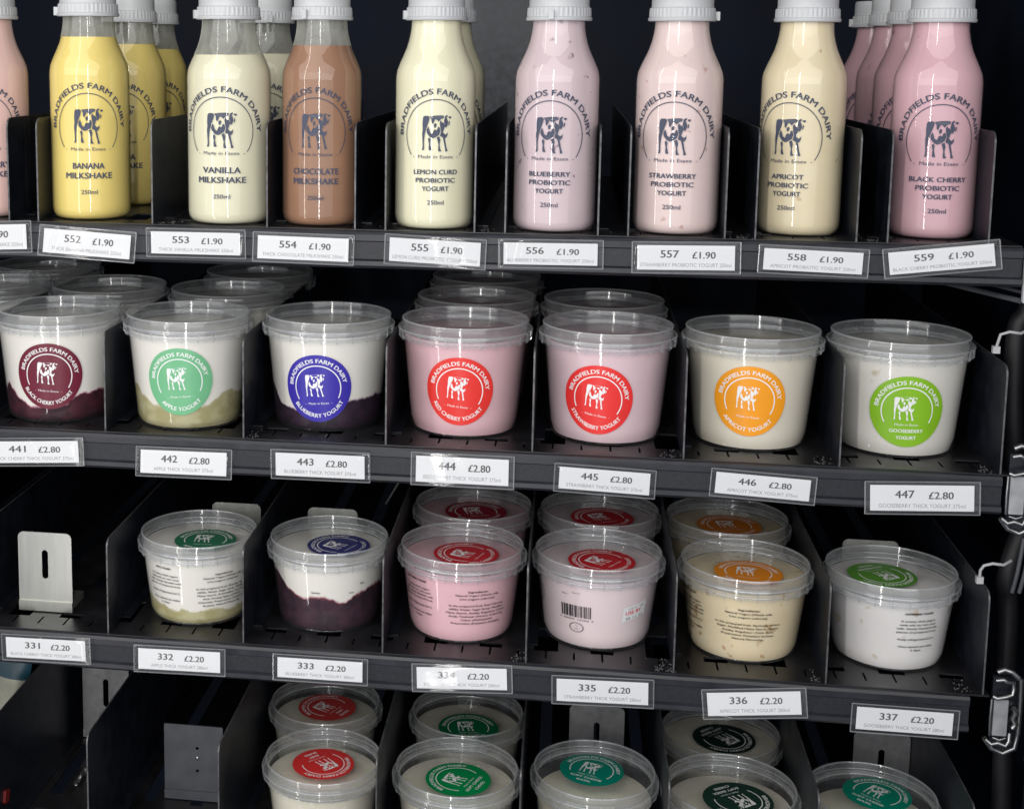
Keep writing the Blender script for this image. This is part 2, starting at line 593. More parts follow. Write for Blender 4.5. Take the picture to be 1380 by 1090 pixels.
TX0 = -0.30
def tray(z, divs, x_end, rail_end, h, label, lane_start):
    t = thing('shelf_tray', label, 'shelf tray', (0, 0, z), group='vending machine trays')
    holes = []
    k = math.floor((TX0-lane_start)/0.0195)
    x = lane_start + k*0.0195
    i = k
    while x < x_end-0.012:
        if x > TX0+0.012:
            holes.append((x-0.0007, x+0.0007, 0.010, 0.0225))
            if i % 4 == 2:
                holes.append((x-0.008, x+0.008, 0.0225, 0.0305))
            if i % 4 == 0:
                holes.append((x-0.0085, x+0.0085, 0.0225, 0.062))
            if i % 2 == 0:
                holes.append((x-0.005, x+0.005, 0.085, 0.42))
        i += 1
        x = lane_start + i*0.0195
    link('floor_plate', plate(TX0, x_end, 0.0, 0.46, 0.0012, holes).mesh('floor_plate', M['floor']), t)
    # front rail: extruded profile with a recessed grained face and a lower lip
    P = [(0.0, -0.0005), (-0.0022, -0.0012), (-0.0034, -0.0030), (-0.0034, -0.0072), (-0.0022, -0.0080), (-0.0022, -0.0196),
         (-0.0044, -0.0208), (-0.0046, -0.0238), (-0.0026, -0.0258), (0.004, -0.0262), (0.004, -0.0013), (0.0, -0.0013)]
    mi = [1, 1, 1, 1, 0, 1, 1, 1, 1, 1, 1, 1]
    b = MB()
    n = len(P)
    vs_ = [(TX0, y, zz) for y, zz in P] + [(rail_end, y, zz) for y, zz in P]
    for k in range(n):
        k2 = (k+1) % n
        if k == 0:
            b.add(vs_, [(k, k+n, k2+n, k2)], mi[k])
        else:
            b.f.append((k, k+n, k2+n, k2)); b.mi.append(mi[k])
    b.f.append(tuple(range(n))); b.mi.append(1)
    b.f.append(tuple(reversed(range(n, 2*n)))); b.mi.append(1)
    link('front_rail', b.mesh('front_rail', [M['rail'], M['rail_lip']]), t)
    # dividers: thin upright sheets with a rounded front corner, bare worn edge
    for j, dx in enumerate(divs):
        th = 0.0011
        prof = [(0.0008, 0.0), (0.0008, h-0.007)] + [(0.0008+0.007*(1-math.cos(a)), h-0.007+0.007*math.sin(a)) for a in [PI/2*q/5 for q in range(1, 6)]] + [(0.44, h), (0.44, 0.0)]
        b = MB()
        vs_ = [(dx-th/2, y, zz) for y, zz in prof] + [(dx+th/2, y, zz) for y, zz in prof]
        n = len(prof)
        b.add(vs_, [tuple(range(n)), tuple(reversed(range(n, 2*n)))], 0)
        for k in range(n):
            k2 = (k+1) % n
            b.f.append((k, k+n, k2+n, k2)); b.mi.append(1 if k <= 6 else 0)
        # folded foot
        b.box((dx+th/2, 0.03, 0.0003), (dx+th/2+0.007, 0.40, 0.0012), 0)
        bm = b.mesh('divider', [M['steel_black'], M['edge']])
        link('divider', bm, t)
    return t

Z1, Z2, Z3, Z4 = 0.1484, 0.0, -0.1503, -0.327
tray(Z1, [-0.0021, 0.0192, 0.1014, 0.1821, 0.2426, 0.2633, 0.3231, 0.3434, 0.4042, 0.4237, 0.4854, 0.5046, 0.5675, 0.5866, 0.6478], 0.668, 0.668, 0.0715,
     'topmost black tray holding the row of bottles', 0.0035)
tray(Z2, [0.0649+0.1*i for i in range(-3, 7)], 0.670, 0.6655, 0.0712, 'second black tray from the top, holding the taller pots', 0.0649+0.0015)
tray(Z3, [0.0640+0.1*i for i in range(-3, 7)], 0.668, 0.6552, 0.0705, 'third black tray from the top, holding the shorter pots with printed sides', 0.0640+0.0015)
tray(Z4, [-0.225, -0.128, -0.032, 0.046, 0.145, 0.2605, 0.3625, 0.4645, 0.5640, 0.6645], 0.668, 0.660, 0.097, 'lowest black tray, half empty with soft cheese pots', 0.0640+0.0015)

# ------------------------------------------------------------------ price tags
# where a sleeve is creased: place along its length, height, width of the crease
CREASE = {'551': (0.62, 0.0011, 0.05), '552': (0.10, 0.0010, 0.05), '555': (0.62, 0.0011, 0.045), '556': (0.24, 0.0008, 0.04), '441': (0.50, 0.0007, 0.02),
          '443': (0.92, 0.0010, 0.04), '444': (0.37, 0.0007, 0.02), '331': (0.40, 0.0009, 0.03), '559': (0.80, 0.0005, 0.08)}
def price_tag(num, price, desc, x, z, wd, h, ang, label, dx=0.0, numx=0.0, seed=0, insl=0.0032, insr=0.0036, inst=0.0022, insb=0.0022, tilt=0.0):
    t = thing('price_tag', label, 'price tag', (x, -0.0066, z), group='price tags along the tray rails')
    t.rotation_euler = (R(tilt), R(-ang), 0)
    rng = random.Random(seed)
    # paper with its print
    px0, px1, pz0, pz1 = -wd/2+insl, wd/2-insr, -h/2+insb, h/2-inst
    ink = Ink()
    ph, pw = pz1-pz0, px1-px0
    cxm = (px0+px1)/2
    ink.line(num, cxm-pw*0.165+numx, pz0+ph*0.50, ph*0.315, width=pw*0.185, bold=0.035, mi=1)
    ink.line(price, cxm+pw*0.185+numx*0.5, pz0+ph*0.475, ph*0.285, width=pw*0.235, bold=0.035, mi=1)
    ink.line(desc, cxm+dx, pz0+ph*0.13, ph*0.155, width=min(pw*0.93, len(desc)*pw*0.0287), mi=2)
    b = MB()
    b.box((px0, 0.0, pz0), (px1, 0.00025, pz1), 0)
    k = len(b.v)
    b.v += [(p[0], -0.00004-0.00002*l, p[1]) for p, l in zip(ink.v, ink.l)]
    for q, mi in zip(ink.f, ink.mi):
        b.f.append(tuple(i+k for i in q)); b.mi.append(mi)
    link('paper_card', b.mesh('paper_card', [M['paper'], M['grey_ink'], M['pale_ink']]), t)
    # wavy clear sleeve with a welded edge, whitened to stand in for highlights
    nx, nz = 72, 16
    ph_ = [rng.uniform(0, 6.28) for _ in range(6)]
    am = rng.uniform(0.00001, 0.00005)
    cr = CREASE.get(num)
    def wav(u, v):
        c = 0.0
        if cr:
            c = -cr[1]*math.exp(-((u-cr[0]-0.03*math.sin(v*2.5+ph_[4]))/cr[2])**2)*(0.75+0.25*math.sin(v*5+ph_[5]))
        return c + am*(math.sin(u*9+ph_[0])*math.sin(v*3.2+ph_[1]) + 0.7*math.sin(u*17+v*2+ph_[2]) + 0.5*math.sin(v*7+u*4+ph_[3]))
    b = MB()
    vs_, fs = [], []
    for side in (0, 1):
        for j in range(nz+1):
            for i in range(nx+1):
                u, v = i/nx, j/nz
                e = min(u, 1-u, v*0.4, (1-v)*0.4)*14
                e = min(1, e)
                y = (-0.0009*e + wav(u, v)*e) if side == 0 else 0.0006
                if side == 0:
                    y = min(y, -0.00022)
                vs_.append((-wd/2+wd*u, y, -h/2+h*v))
    for j in range(nz):
        for i in range(nx):
            a = j*(nx+1)+i
            fs.append((a, a+1, a+nx+2, a+nx+1))
            o = (nx+1)*(nz+1)
            fs.append((o+a, o+a+nx+1, o+a+nx+2, o+a+1))
    b.add(vs_, fs, 0)
    loop = [(-wd/2, 0, -h/2), (wd/2, 0, -h/2), (wd/2, 0, h/2), (-wd/2, 0, h/2)]
    for q in range(4):
        a, c = Vector(loop[q]), Vector(loop[(q+1) % 4])
        pts = [a.lerp(c, s/8) + Vector((0, rng.uniform(-0.00008, 0.00008), 0)) for s in range(9)]
        b.tube(pts, 0.00042, 6, 1)
    link('clear_sleeve', b.mesh('clear_sleeve', [M['sleeve'], M['sleeve_edge']], smooth=50), t)

T1 = 'THICK %s MILKSHAKE 250ml'
T2 = '%s PROBIOTIC YOGURT 250ml'
T3 = '%s THICK YOGURT 375ml'
T4 = '%s THICK YOGURT 280ml'
TAGS = [
 ('551','£1.90',T1%'STRAWBERRY',-0.0206,0.1369,0.0745,0.0218,2.4),
 ('552','£1.90',T1%'BANANA',0.0567,0.1345,0.0691,0.0210,-3.2),
 ('553','£1.90',T1%'VANILLA',0.1340,0.1368,0.0693,0.0197,0.2),
 ('554','£1.90',T1%'CHOCOLATE',0.2085,0.1353,0.0691,0.0200,-0.8),
 ('555','£1.90',T2%'LEMON CURD',0.2977,0.1354,0.0675,0.0204,-2.1),
 ('556','£1.90',T2%'BLUEBERRY',0.3739,0.1361,0.0680,0.0190,0.6),
 ('557','£1.90',T2%'STRAWBERRY',0.4609,0.1361,0.0687,0.0204,1.0),
 ('558','£1.90',T2%'APRICOT',0.5404,0.1361,0.0680,0.0183,-1.5),
 ('559','£1.90',T2%'BLACK CHERRY',0.6186,0.1396,0.0704,0.0186,6.9),
 ('441','£2.80',T3%'BLACK CHERRY',0.0134,-0.0157,0.0751,0.0199,3.1),
 ('442','£2.80',T3%'APPLE',0.1237,-0.0180,0.0686,0.0206,0.5),
 ('443','£2.80',T3%'BLUEBERRY',0.2206,-0.0152,0.0689,0.0208,0.3),
 ('444','£2.80',T3%'RED CHERRY',0.3184,-0.0136,0.0696,0.0222,0.0),
 ('445','£2.80',T3%'STRAWBERRY',0.4135,-0.0157,0.0666,0.0197,-1.8),
 ('446','£2.80',T3%'APRICOT',0.5160,-0.0141,0.0672,0.0190,-2.6),
 ('447','£2.80',T3%'GOOSEBERRY',0.6161,-0.0165,0.0710,0.0214,2.5),
 ('331','£2.20',T4%'BLACK CHERRY',0.0194,-0.1623,0.0668,0.0198,0.9),
 ('332','£2.20',T4%'APPLE',0.1189,-0.1636,0.0670,0.0194,1.0),
 ('333','£2.20',T4%'BLUEBERRY',0.2209,-0.1629,0.0674,0.0188,0.4),
 ('334','£2.20',T4%'RED CHERRY',0.3206,-0.1619,0.0692,0.0191,3.0),
 ('335','£2.20',T4%'STRAWBERRY',0.4167,-0.1642,0.0684,0.0206,1.4),
 ('336','£2.20',T4%'APRICOT',0.5173,-0.1648,0.0679,0.0202,5.5),
 ('337','£2.20',T4%'GOOSEBERRY',0.6142,-0.1695,0.0679,0.0206,-0.1),
]
ROWN = {'5': 'top rail', '4': 'second rail', '3': 'third rail'}
for i, (num, pr, de, x, z, wd, h, a) in enumerate(TAGS):
    price_tag(num, pr, de, x, z, wd, h, a, 'white price tag reading %s and %s on the %s' % (num, pr, ROWN[num[0]]), seed=i*7+3,
              tilt=[-3, -8, 2, -5, 4, 3, -2, 1, -4][i % 9])

# ------------------------------------------------------------------ bottles
BR = 0.0292
b = MB()
BOT = [(0.0, 0.0025), (0.018, 0.0022), (0.0225, 0.0004), (0.0248, 0.0), (0.0270, 0.0012), (0.0286, 0.0038), (BR, 0.0075), (BR, 0.030), (BR, 0.060), (BR, 0.0975), (0.02905, 0.1005), (0.0284, 0.1045),
       (0.0263, 0.1095), (0.0240, 0.1142), (0.0218, 0.1190), (0.0202, 0.1238), (0.0191, 0.1285), (0.0184, 0.1330), (0.0182, 0.1385), (0.0182, 0.142)]
b.lathe(BOT[1:], 96, cap0=False)
b.add([(0, 0, 0.0024)], [])
BOTTLE_MESH = b.mesh('bottle_body', M['bottle'], smooth=40)
def film_bottle(zf):
    """same bottle with a milky film on the wall above the fill line"""
    b = MB()
    low = [p for p in BOT[1:] if p[1] < zf]
    hi = [p for p in BOT[1:] if p[1] >= zf]
    (ra, za), (rb, zb) = low[-1], hi[0]
    k = (zf-za)/(zb-za)
    mid = (ra+(rb-ra)*k, zf)
    b.lathe(low+[mid], 96)
    b.lathe([mid]+hi, 96, mi=1)
    return b.mesh('bottle_body', [M['bottle'], M['bottle_film']], smooth=40)
def fill_mesh(zf, mat):
    b = MB()
    low = [(max(r-0.0007, 0.001), z+0.0006) for r, z in BOT[1:] if z < zf-0.001]
    last = low[-1]
    hi = [(r-0.0007, z) for r, z in BOT if z >= zf]
    (rb, zb) = hi[0] if hi else last
    k = (zf-last[1])/max(zb-last[1], 1e-6)
    r_ = last[0]+(rb-last[0])*min(max(k, 0), 1)
    prof = [(0.0005, low[0][1])]+low+[(r_, zf), (r_*0.5, zf), (0.0005, zf)]
    b.lathe(prof, 72)
    return b.mesh('drink_fill', mat, smooth=50)
# cap: ribbed collar below, finely ridged wall above, flat top
def capmod(t, j, z):
    if 0.1405 < z < 0.1462:
        return 0.00022*(1 if math.sin(t*44) > 0 else -1)*0.7
    if 0.1475 < z < 0.1565:
        return 0.00014*math.sin(t*70 + z*900)
    return 0
b = MB()
capprof = [(0.0184, 0.1378), (0.0221, 0.1378), (0.0225, 0.1386), (0.0225, 0.1398), (0.0217, 0.1403), (0.0217, 0.1410), (0.0216, 0.1440), (0.0214, 0.1460), (0.0205, 0.1466),
           (0.0203, 0.1476), (0.0203, 0.1500), (0.0203, 0.1525), (0.0202, 0.1550), (0.0199, 0.1566), (0.0192, 0.1574), (0.010, 0.1575), (0.0004, 0.1575)]
b.lathe(capprof, 288, mod=capmod)
# little pull tab of the tamper ring
tv = [(math.sin(a)*r, -math.cos(a)*r, z) for a in (-1.50, -1.36) for r in (0.0216, 0.0246) for z in (0.1384, 0.1440)]
b.add(tv, [(0,1,3,2), (4,6,7,5), (0,4,5,1), (2,3,7,6), (1,5,7,3), (0,2,6,4)])
CAP_MESH = b.mesh('cap', M['cap'], smooth=35)

def wrap_bottle(u, v, d=0):
    t = u/BR
    r = BR+0.00012+d
    return (r*math.sin(t), -r*math.cos(t), v)
def label_mesh(lines):
    ink = Ink()
    cz = 0.0635
    ink.ring(0, cz, 0.0228, 0.00055, R(-37), R(217), 64)
    ink.arc('BRADFIELDS FARM DAIRY', 0, cz, 0.0262, 0.0040, R(182), bold=0.035)
    cow(ink, 0.0008, cz+0.0008, 0.0240)
    ink.line('-  Made in Essex  -', 0, cz-0.0157, 0.0023, width=0.0335)
    z = cz-0.0262
    for s in lines:
        big = len(lines) == 2
        ink.line(s, 0.0002, z-(0.0018 if big else 0), 0.0042 if big else 0.0032, width=len(s)*(0.0038 if big else 0.0032), bold=0.045)
        z -= 0.0066 if big else 0.0055
    ink.line('250ml', 0.0004, z-(0.0058 if len(lines) == 2 else 0.0035), 0.0030, width=0.0118, bold=0.02)
    return ink.build(wrap_bottle, 'printed_label', M['ink_blue'])

F = {}
F['strawberry milkshake'] = food('strawberry milkshake', lin((226, 188, 180)), lin((232, 196, 188)), 0.4)
F['banana milkshake'] = food('banana milkshake', lin((240, 216, 126)), lin((234, 210, 122)), 0.4)
F['vanilla milkshake'] = food('vanilla milkshake', lin((230, 225, 196)), lin((224, 218, 188)), 0.4)
F['chocolate milkshake'] = food('chocolate milkshake', lin((160, 120, 94)), lin((132, 96, 76)), 0.45, streak=True)
F['lemon curd yogurt'] = food('lemon curd yogurt', lin((236, 231, 200)), lin((232, 226, 192)), 0.4)
F['blueberry yogurt'] = food('blueberry yogurt', lin((216, 196, 200)), lin((208, 186, 192)), 0.5, bits=lin((120, 88, 104)), bitscale=120, bitsize=0.665)
F['strawberry yogurt'] = food('strawberry yogurt', lin((230, 208, 204)), lin((226, 200, 196)), 0.5, bits=lin((196, 150, 140)), bitscale=140, bitsize=0.69)
F['apricot yogurt'] = food('apricot yogurt', lin((232, 218, 184)), lin((226, 208, 168)), 0.5, bits=lin((196, 158, 104)), bitscale=120, bitsize=0.71)
F['black cherry yogurt'] = food('black cherry yogurt', lin((220, 178, 186)), lin((212, 166, 176)), 0.5, bits=lin((156, 84, 100)), bitscale=120, bitsize=0.72)

_bm = {}
def bottle(flavour, lines, x, y, rz, label, fill=0.1405, film=False, caprot=0.0, s=0.96, sz=1.013):
    t = thing('milk_bottle', label, 'bottle', (x, y, Z1), R(rz), 'small clear bottles on the top tray')
    t.scale = (s, s, sz)
    kb = ('b', fill if film else 0)
    if kb not in _bm:
        _bm[kb] = film_bottle(fill) if film else BOTTLE_MESH
    link('bottle_body', _bm[kb], t)
    kf = ('f', flavour, fill)
    if kf not in _bm:
        _bm[kf] = fill_mesh(fill, F[flavour])
    link('drink_fill', _bm[kf], t)
    kl = ('l', tuple(lines))
    if kl not in _bm:
        _bm[kl] = label_mesh(lines)
    link('printed_label', _bm[kl], t)
    c = link('cap', CAP_MESH, t)
    c.rotation_euler = (0, 0, R(caprot-rz))
    return t

MS = lambda f: [f, 'MILKSHAKE']
PY = lambda f: [f, 'PROBIOTIC', 'YOGURT']
bottle('strawberry milkshake', MS('STRAWBERRY'), -0.0290, 0.036, 12, 'pink milkshake bottle cut off by the left edge of the photo')
bottle('banana milkshake', MS('BANANA'), 0.0461, 0.0357, 15.3, 'yellow banana milkshake bottle at the front, behind tag 552', 0.1240, True, 10, 0.965, 1.028)
bottle('banana milkshake', MS('BANANA'), 0.0450, 0.1330, 1, 'second yellow banana milkshake bottle, just behind the front one', 0.1215, True, 40)
bottle('banana milkshake', MS('BANANA'), 0.0420, 0.2050, 25, 'rearmost banana milkshake bottle, mostly hidden in shade', 0.118, True, 80)
bottle('vanilla milkshake', MS('VANILLA'), 0.1490, 0.0302, 2, 'cream vanilla milkshake bottle at the front, behind tag 553', 0.1143, True, 20, 1.005)
bottle('vanilla milkshake', MS('VANILLA'), 0.1500, 0.150, 10, 'shaded vanilla milkshake bottle behind the front vanilla one', 0.115, True, 100)
bottle('chocolate milkshake', MS('CHOCOLATE'), 0.2141, 0.0330, 0, 'brown chocolate milkshake bottle with smeared print', 0.1208, True, 60, 0.948)
bottle('lemon curd yogurt', PY('LEMON CURD'), 0.2931, 0.0298, 6.5, 'pale yellow lemon curd yogurt bottle at the front, behind tag 555', caprot=10, s=0.935)
bottle('lemon curd yogurt', PY('LEMON CURD'), 0.2945, 0.0960, 14, 'second lemon curd yogurt bottle peeking out behind the front one', caprot=120)
bottle('blueberry yogurt', PY('BLUEBERRY'), 0.3750, 0.0316, -7.6, 'lilac blueberry yogurt bottle with dark specks', caprot=70, s=0.975)
bottle('strawberry yogurt', PY('STRAWBERRY'), 0.4557, 0.0349, -10, 'pale pink strawberry yogurt bottle behind tag 557', caprot=172, s=0.985)
bottle('apricot yogurt', PY('APRICOT'), 0.5370, 0.0436, -26, 'beige apricot yogurt bottle behind tag 558', caprot=250, s=0.945)
for k in range(4):
    bottle('black cherry yogurt', PY('BLACK CHERRY'), 0.6220-0.0006*k, 0.0455+0.0600*k, [-5.7, -12, 8, -15][k],
           ['deep pink black cherry yogurt bottle at the front, behind tag 559', 'second black cherry yogurt bottle in the row behind tag 559',
            'third black cherry yogurt bottle in the row behind tag 559', 'rearmost black cherry yogurt bottle in the row behind tag 559'][k], caprot=200+50*k, s=0.95)

# ------------------------------------------------------------------ pots
LR = 0.0487      # outer radius of the lid
def lid_mesh(zt):
    """tamper-evident lid: raised rim, flange with ribs, recessed window; zt = rim top"""
    b = MB()
    prof = [(0.0446, zt-0.0002), (0.0452, zt), (0.0457, zt-0.0006), (0.0459, zt-0.0050), (0.0468, zt-0.0056), (0.0485, zt-0.0062), (LR, zt-0.0070), (LR-0.0002, zt-0.0108), (0.0480, zt-0.0118),
            (0.0473, zt-0.0122), (0.0471, zt-0.0138), (0.0467, zt-0.0138), (0.0467, zt-0.0112), (0.0450, zt-0.0068), (0.0447, zt-0.0062), (0.0441, zt-0.0092), (0.0434, zt-0.0089), (0.0439, zt-0.0030)]
    b.lathe(prof, 96, closed=True)
    for rr, zz, tt in ((0.0454, zt-0.0004, 0.0007), (LR-0.0003, zt-0.0068, 0.0005), (LR-0.0006, zt-0.0112, 0.0005), (0.0438, zt-0.0088, 0.0005)):
        b.lathe([(rr+tt*math.cos(a), zz+tt*math.sin(a)) for a in [2*PI*q/8 for q in range(8)]], 96, mi=2, closed=True)
    # tamper tabs
    for i in range(26):
        a = 2*PI*i/26+0.07
        c, s = math.cos(a), math.sin(a)
        wv = 0.0006
        def P(r, tt, z):
            return (r*s+tt*c, -r*c+tt*s, z)
        r0, r1 = 0.04705, 0.0484
        vs_ = [P(r0,-wv,zt-0.0145), P(r1,-wv,zt-0.0130), P(r1,wv,zt-0.0130), P(r0,wv,zt-0.0145), P(r0,-wv,zt-0.0080), P(r1,-wv,zt-0.0080), P(r1,wv,zt-0.0080), P(r0,wv,zt-0.0080)]
        b.add(vs_, [(0,3,2,1), (4,5,6,7), (0,1,5,4), (1,2,6,5), (2,3,7,6), (3,0,4,7)])
    # pull tab on the flange
    for a in (2.2,):
        pts = []
        for da in (-0.12, -0.06, 0, 0.06, 0.12):
            rr = LR+0.0035*math.cos(da/0.12*PI/2)
            pts.append((rr*math.sin(a+da), -rr*math.cos(a+da)))
        inn = [((LR-0.001)*math.sin(a+d), -(LR-0.001)*math.cos(a+d)) for d in (0.12, 0.06, 0, -0.06, -0.12)]
        lp = pts+inn
        n = len(lp)
        b.add([(p[0], p[1], zt-0.0072) for p in lp]+[(p[0], p[1], zt-0.0082) for p in lp],
              [tuple(range(n)), tuple(reversed(range(n, 2*n)))]+[(i, (i+1) % n, (i+1) % n+n, i+n) for i in range(n)])
    # window
    b.lathe([(0.0436, zt-0.0088), (0.036, zt-0.0084), (0.0352, zt-0.0078), (0.0005, zt-0.0078)], 96, mi=1)
    return b.mesh('lid', [M['lid'], M['lid_disc'], M['lid_edge']], smooth=40)

def wall_r(z, zt):
    """outer radius of the tapering pot wall"""
    top = zt-0.011
    return 0.0385+(0.0450-0.0385)*min(max(z/top, 0), 1.05)
def cup_mesh(zt):
    b = MB()
    top = zt-0.0115
    prof = [(0.0345, 0.0012), (0.0350, 0.0003), (0.0362, 0.0), (wall_r(0.002, zt)-0.0010, 0.0005), (wall_r(0.002, zt)-0.0002, 0.0018), (wall_r(0.004, zt), 0.0042)]
    for i in range(1, 7):
        z = 0.0042+(top-0.0042)*i/6
        prof.append((wall_r(z, zt), z))
    b.lathe(prof, 96)
    b.lathe([(0.0005, 0.0012), (0.0345, 0.0012)], 96)
    return b.mesh('cup', M['cup'], smooth=40)

def content_mesh(name, zt, mat, z0f, z1f, top=True, bottom=True, n=240, rows=10):
    """body of yogurt or fruit between two heights that may vary round the pot"""
    b = MB()
    vs_, fs = [], []
    for j in range(rows+1):
        for i in range(n):
            t = 2*PI*i/n
            z0, z1 = z0f(t), z1f(t)
            z = z0+(z1-z0)*j/rows
            r = wall_r(z, zt)-0.0007
            if z < 0.0050:
                r -= 0.0016*(1-(z-0.0016)/0.0034)
            vs_.append((r*math.sin(t), -r*math.cos(t), z))
    for j in range(rows):
        for i in range(n):
            i2 = (i+1) % n
            fs.append((j*n+i, j*n+i2, (j+1)*n+i2, (j+1)*n+i))
    if top:
        c = len(vs_)
        rng = random.Random(3)
        for fr in (0.8, 0.5, 0.2):
            for i in range(n):
                t = 2*PI*i/n
                z = z1f(t)+0.0006*math.sin(t*3+fr*9)+0.0005*math.sin(t*5-fr*14)
                r = (wall_r(z1f(t), zt)-0.0007)*fr
                vs_.append((r*math.sin(t), -r*math.cos(t), z))
        base = rows*n
        prev = base
        for k in range(3):
            cur = c+k*n
            for i in range(n):
                i2 = (i+1) % n
                fs.append((prev+i, prev+i2, cur+i2, cur+i))
            prev = cur
        fs.append(tuple(prev+i for i in range(n)))
    if bottom:
        fs.append(tuple(reversed(range(n))))
    b.add(vs_, fs)
    return b.mesh(name, mat, smooth=50)

def sticker_ink(lower, straight=False):
    ink = Ink()
    ink.ring(0, 0, 0.0160, 0.00075, R(-28), R(208), 60)
    ink.arc('BRADFIELDS FARM DAIRY', 0, 0, 0.0181, 0.0029, R(162), bold=0.035)
    cow(ink, -0.0012, 0.0022, 0.0160)
    if straight:
        ink.line('Made in Essex', 0, -0.0093, 0.0015, width=0.0150)
        z = -0.0139
        for s in lower:
            ink.line(s, 0, z, 0.0024, width=len(s)*0.00215, bold=0.035)
            z -= 0.0046
    else:
        ink.line('-  Made in Essex  -', 0, -0.0112, 0.0015, width=0.0192)
        ink.arc(lower, 0, 0, 0.0205, 0.0029, R(min(118, len(lower)*7.6)), bold=0.035, bottom=True)
    return ink
def disc_grid(r, rings=10, n=72):
    v, f = [(0, 0)], []
    for j in range(1, rings+1):
        for i in range(n):
            t = 2*PI*i/n
            v.append((r*j/rings*math.cos(t), r*j/rings*math.sin(t)))
    for i in range(n):
        f.append((0, 1+i, 1+(i+1) % n))
    for j in range(1, rings):
        for i in range(n):
            i2 = (i+1) % n
            a, c = 1+(j-1)*n, 1+j*n
            f.append((a+i, c+i, c+i2, a+i2))
    return v, f

def side_sticker(parent, zt, rgb, lower, zc, rot=0.0, straight=False, rad=0.0245):
    sk = rad/0.0236
    c, s = math.cos(rot), math.sin(rot)
    def fn(d):
        def g(u, v, d2=0):
            u, v = u*sk, v*sk
            x, y = u*c-v*s, u*s+v*c
            z = zc+y
            r = wall_r(z, zt)+d+d2
            t = x/wall_r(zc, zt)
            return (r*math.sin(t), -r*math.cos(t), z)
        return g
    v, f = disc_grid(0.0236)
    k = Ink()
    k.put(v, f)
    st = link('logo_sticker', k.build(fn(0.00018), 'logo_sticker', sticker_mat(rgb)), parent)
    link('sticker_print', sticker_ink(lower, straight).build(fn(0.00026), 'sticker_print', M['ink_white']), st)

def lid_sticker(parent, zt, rgb, lower, px, py, rot, straight=False, rad=0.0240):
    c, s = math.cos(rot), math.sin(rot)
    zz = zt-0.0078
    k = rad/0.0236
    def fn(d):
        def g(u, v, d2=0):
            u, v = u*k, v*k
            return (px+u*c-v*s, py+u*s+v*c, zz+d+d2)
        return g
    v, f = disc_grid(0.0236, 3)
    kk = Ink()
    kk.put(v, f)
    st = link('logo_sticker', kk.build(fn(0.00018), 'logo_sticker', sticker_mat(rgb)), parent)
    link('sticker_print', sticker_ink(lower, straight).build(fn(0.00028), 'sticker_print', M['ink_white']), st)

F['white'] = food('white yogurt', lin((234, 230, 222)), lin((228, 222, 210)), 0.5)
F['cherry compote'] = food('black cherry compote', lin((70, 24, 38)), lin((36, 14, 24)), 0.8)
F['apple compote'] = food('apple compote', lin((166, 158, 116)), lin((140, 130, 90)), 0.9, bits=lin((188, 182, 146)), bitscale=75, bitsize=0.6, rough=0.25)
F['blueberry compote'] = food('blueberry compote', lin((42, 24, 36)), lin((26, 16, 26)), 0.9)
F['blueberry compote rosy'] = food('rosy blueberry compote', lin((70, 42, 52)), lin((46, 30, 40)), 0.9, bits=lin((112, 52, 66)), bitscale=45, bitsize=0.6)
F['red cherry'] = food('red cherry yogurt', lin((230, 188, 194)), lin((222, 178, 186)), 0.5, bits=lin((178, 90, 104)), bitscale=70, bitsize=0.72)
F['strawberry'] = food('strawberry pot yogurt', lin((230, 202, 208)), lin((226, 194, 200)), 0.5, bits=lin((196, 140, 146)), bitscale=80, bitsize=0.72)
F['apricot'] = food('apricot pot yogurt', lin((230, 222, 206)), lin((226, 216, 194)), 0.5)
F['gooseberry'] = food('gooseberry pot yogurt', lin((230, 226, 218)), lin((224, 220, 208)), 0.5, bits=lin((190, 180, 150)), bitscale=60, bitsize=0.72)
F['red cherry low'] = food('pink red cherry yogurt', lin((234, 188, 196)), lin((228, 178, 188)), 0.5, bits=lin((170, 80, 96)), bitscale=90, bitsize=0.73)
F['strawberry low'] = food('pale strawberry yogurt', lin((234, 216, 218)), lin((230, 208, 211)), 0.5, bits=lin((206, 160, 166)), bitscale=90, bitsize=0.72)
F['apricot low'] = food('fruity apricot yogurt', lin((232, 216, 182)), lin((226, 204, 162)), 0.6, bits=lin((184, 146, 96)), bitscale=120, bitsize=0.64)
F['gooseberry low'] = food('white gooseberry yogurt', lin((232, 228, 226)), lin((224, 220, 214)), 0.5, bits=lin((204, 192, 164)), bitscale=70, bitsize=0.63)
F['cheese'] = food('soft white cheese', lin((230, 225, 208)), lin((218, 211, 190)), 0.8, bits=lin((236, 230, 216)), bitscale=110, bitsize=0.6)

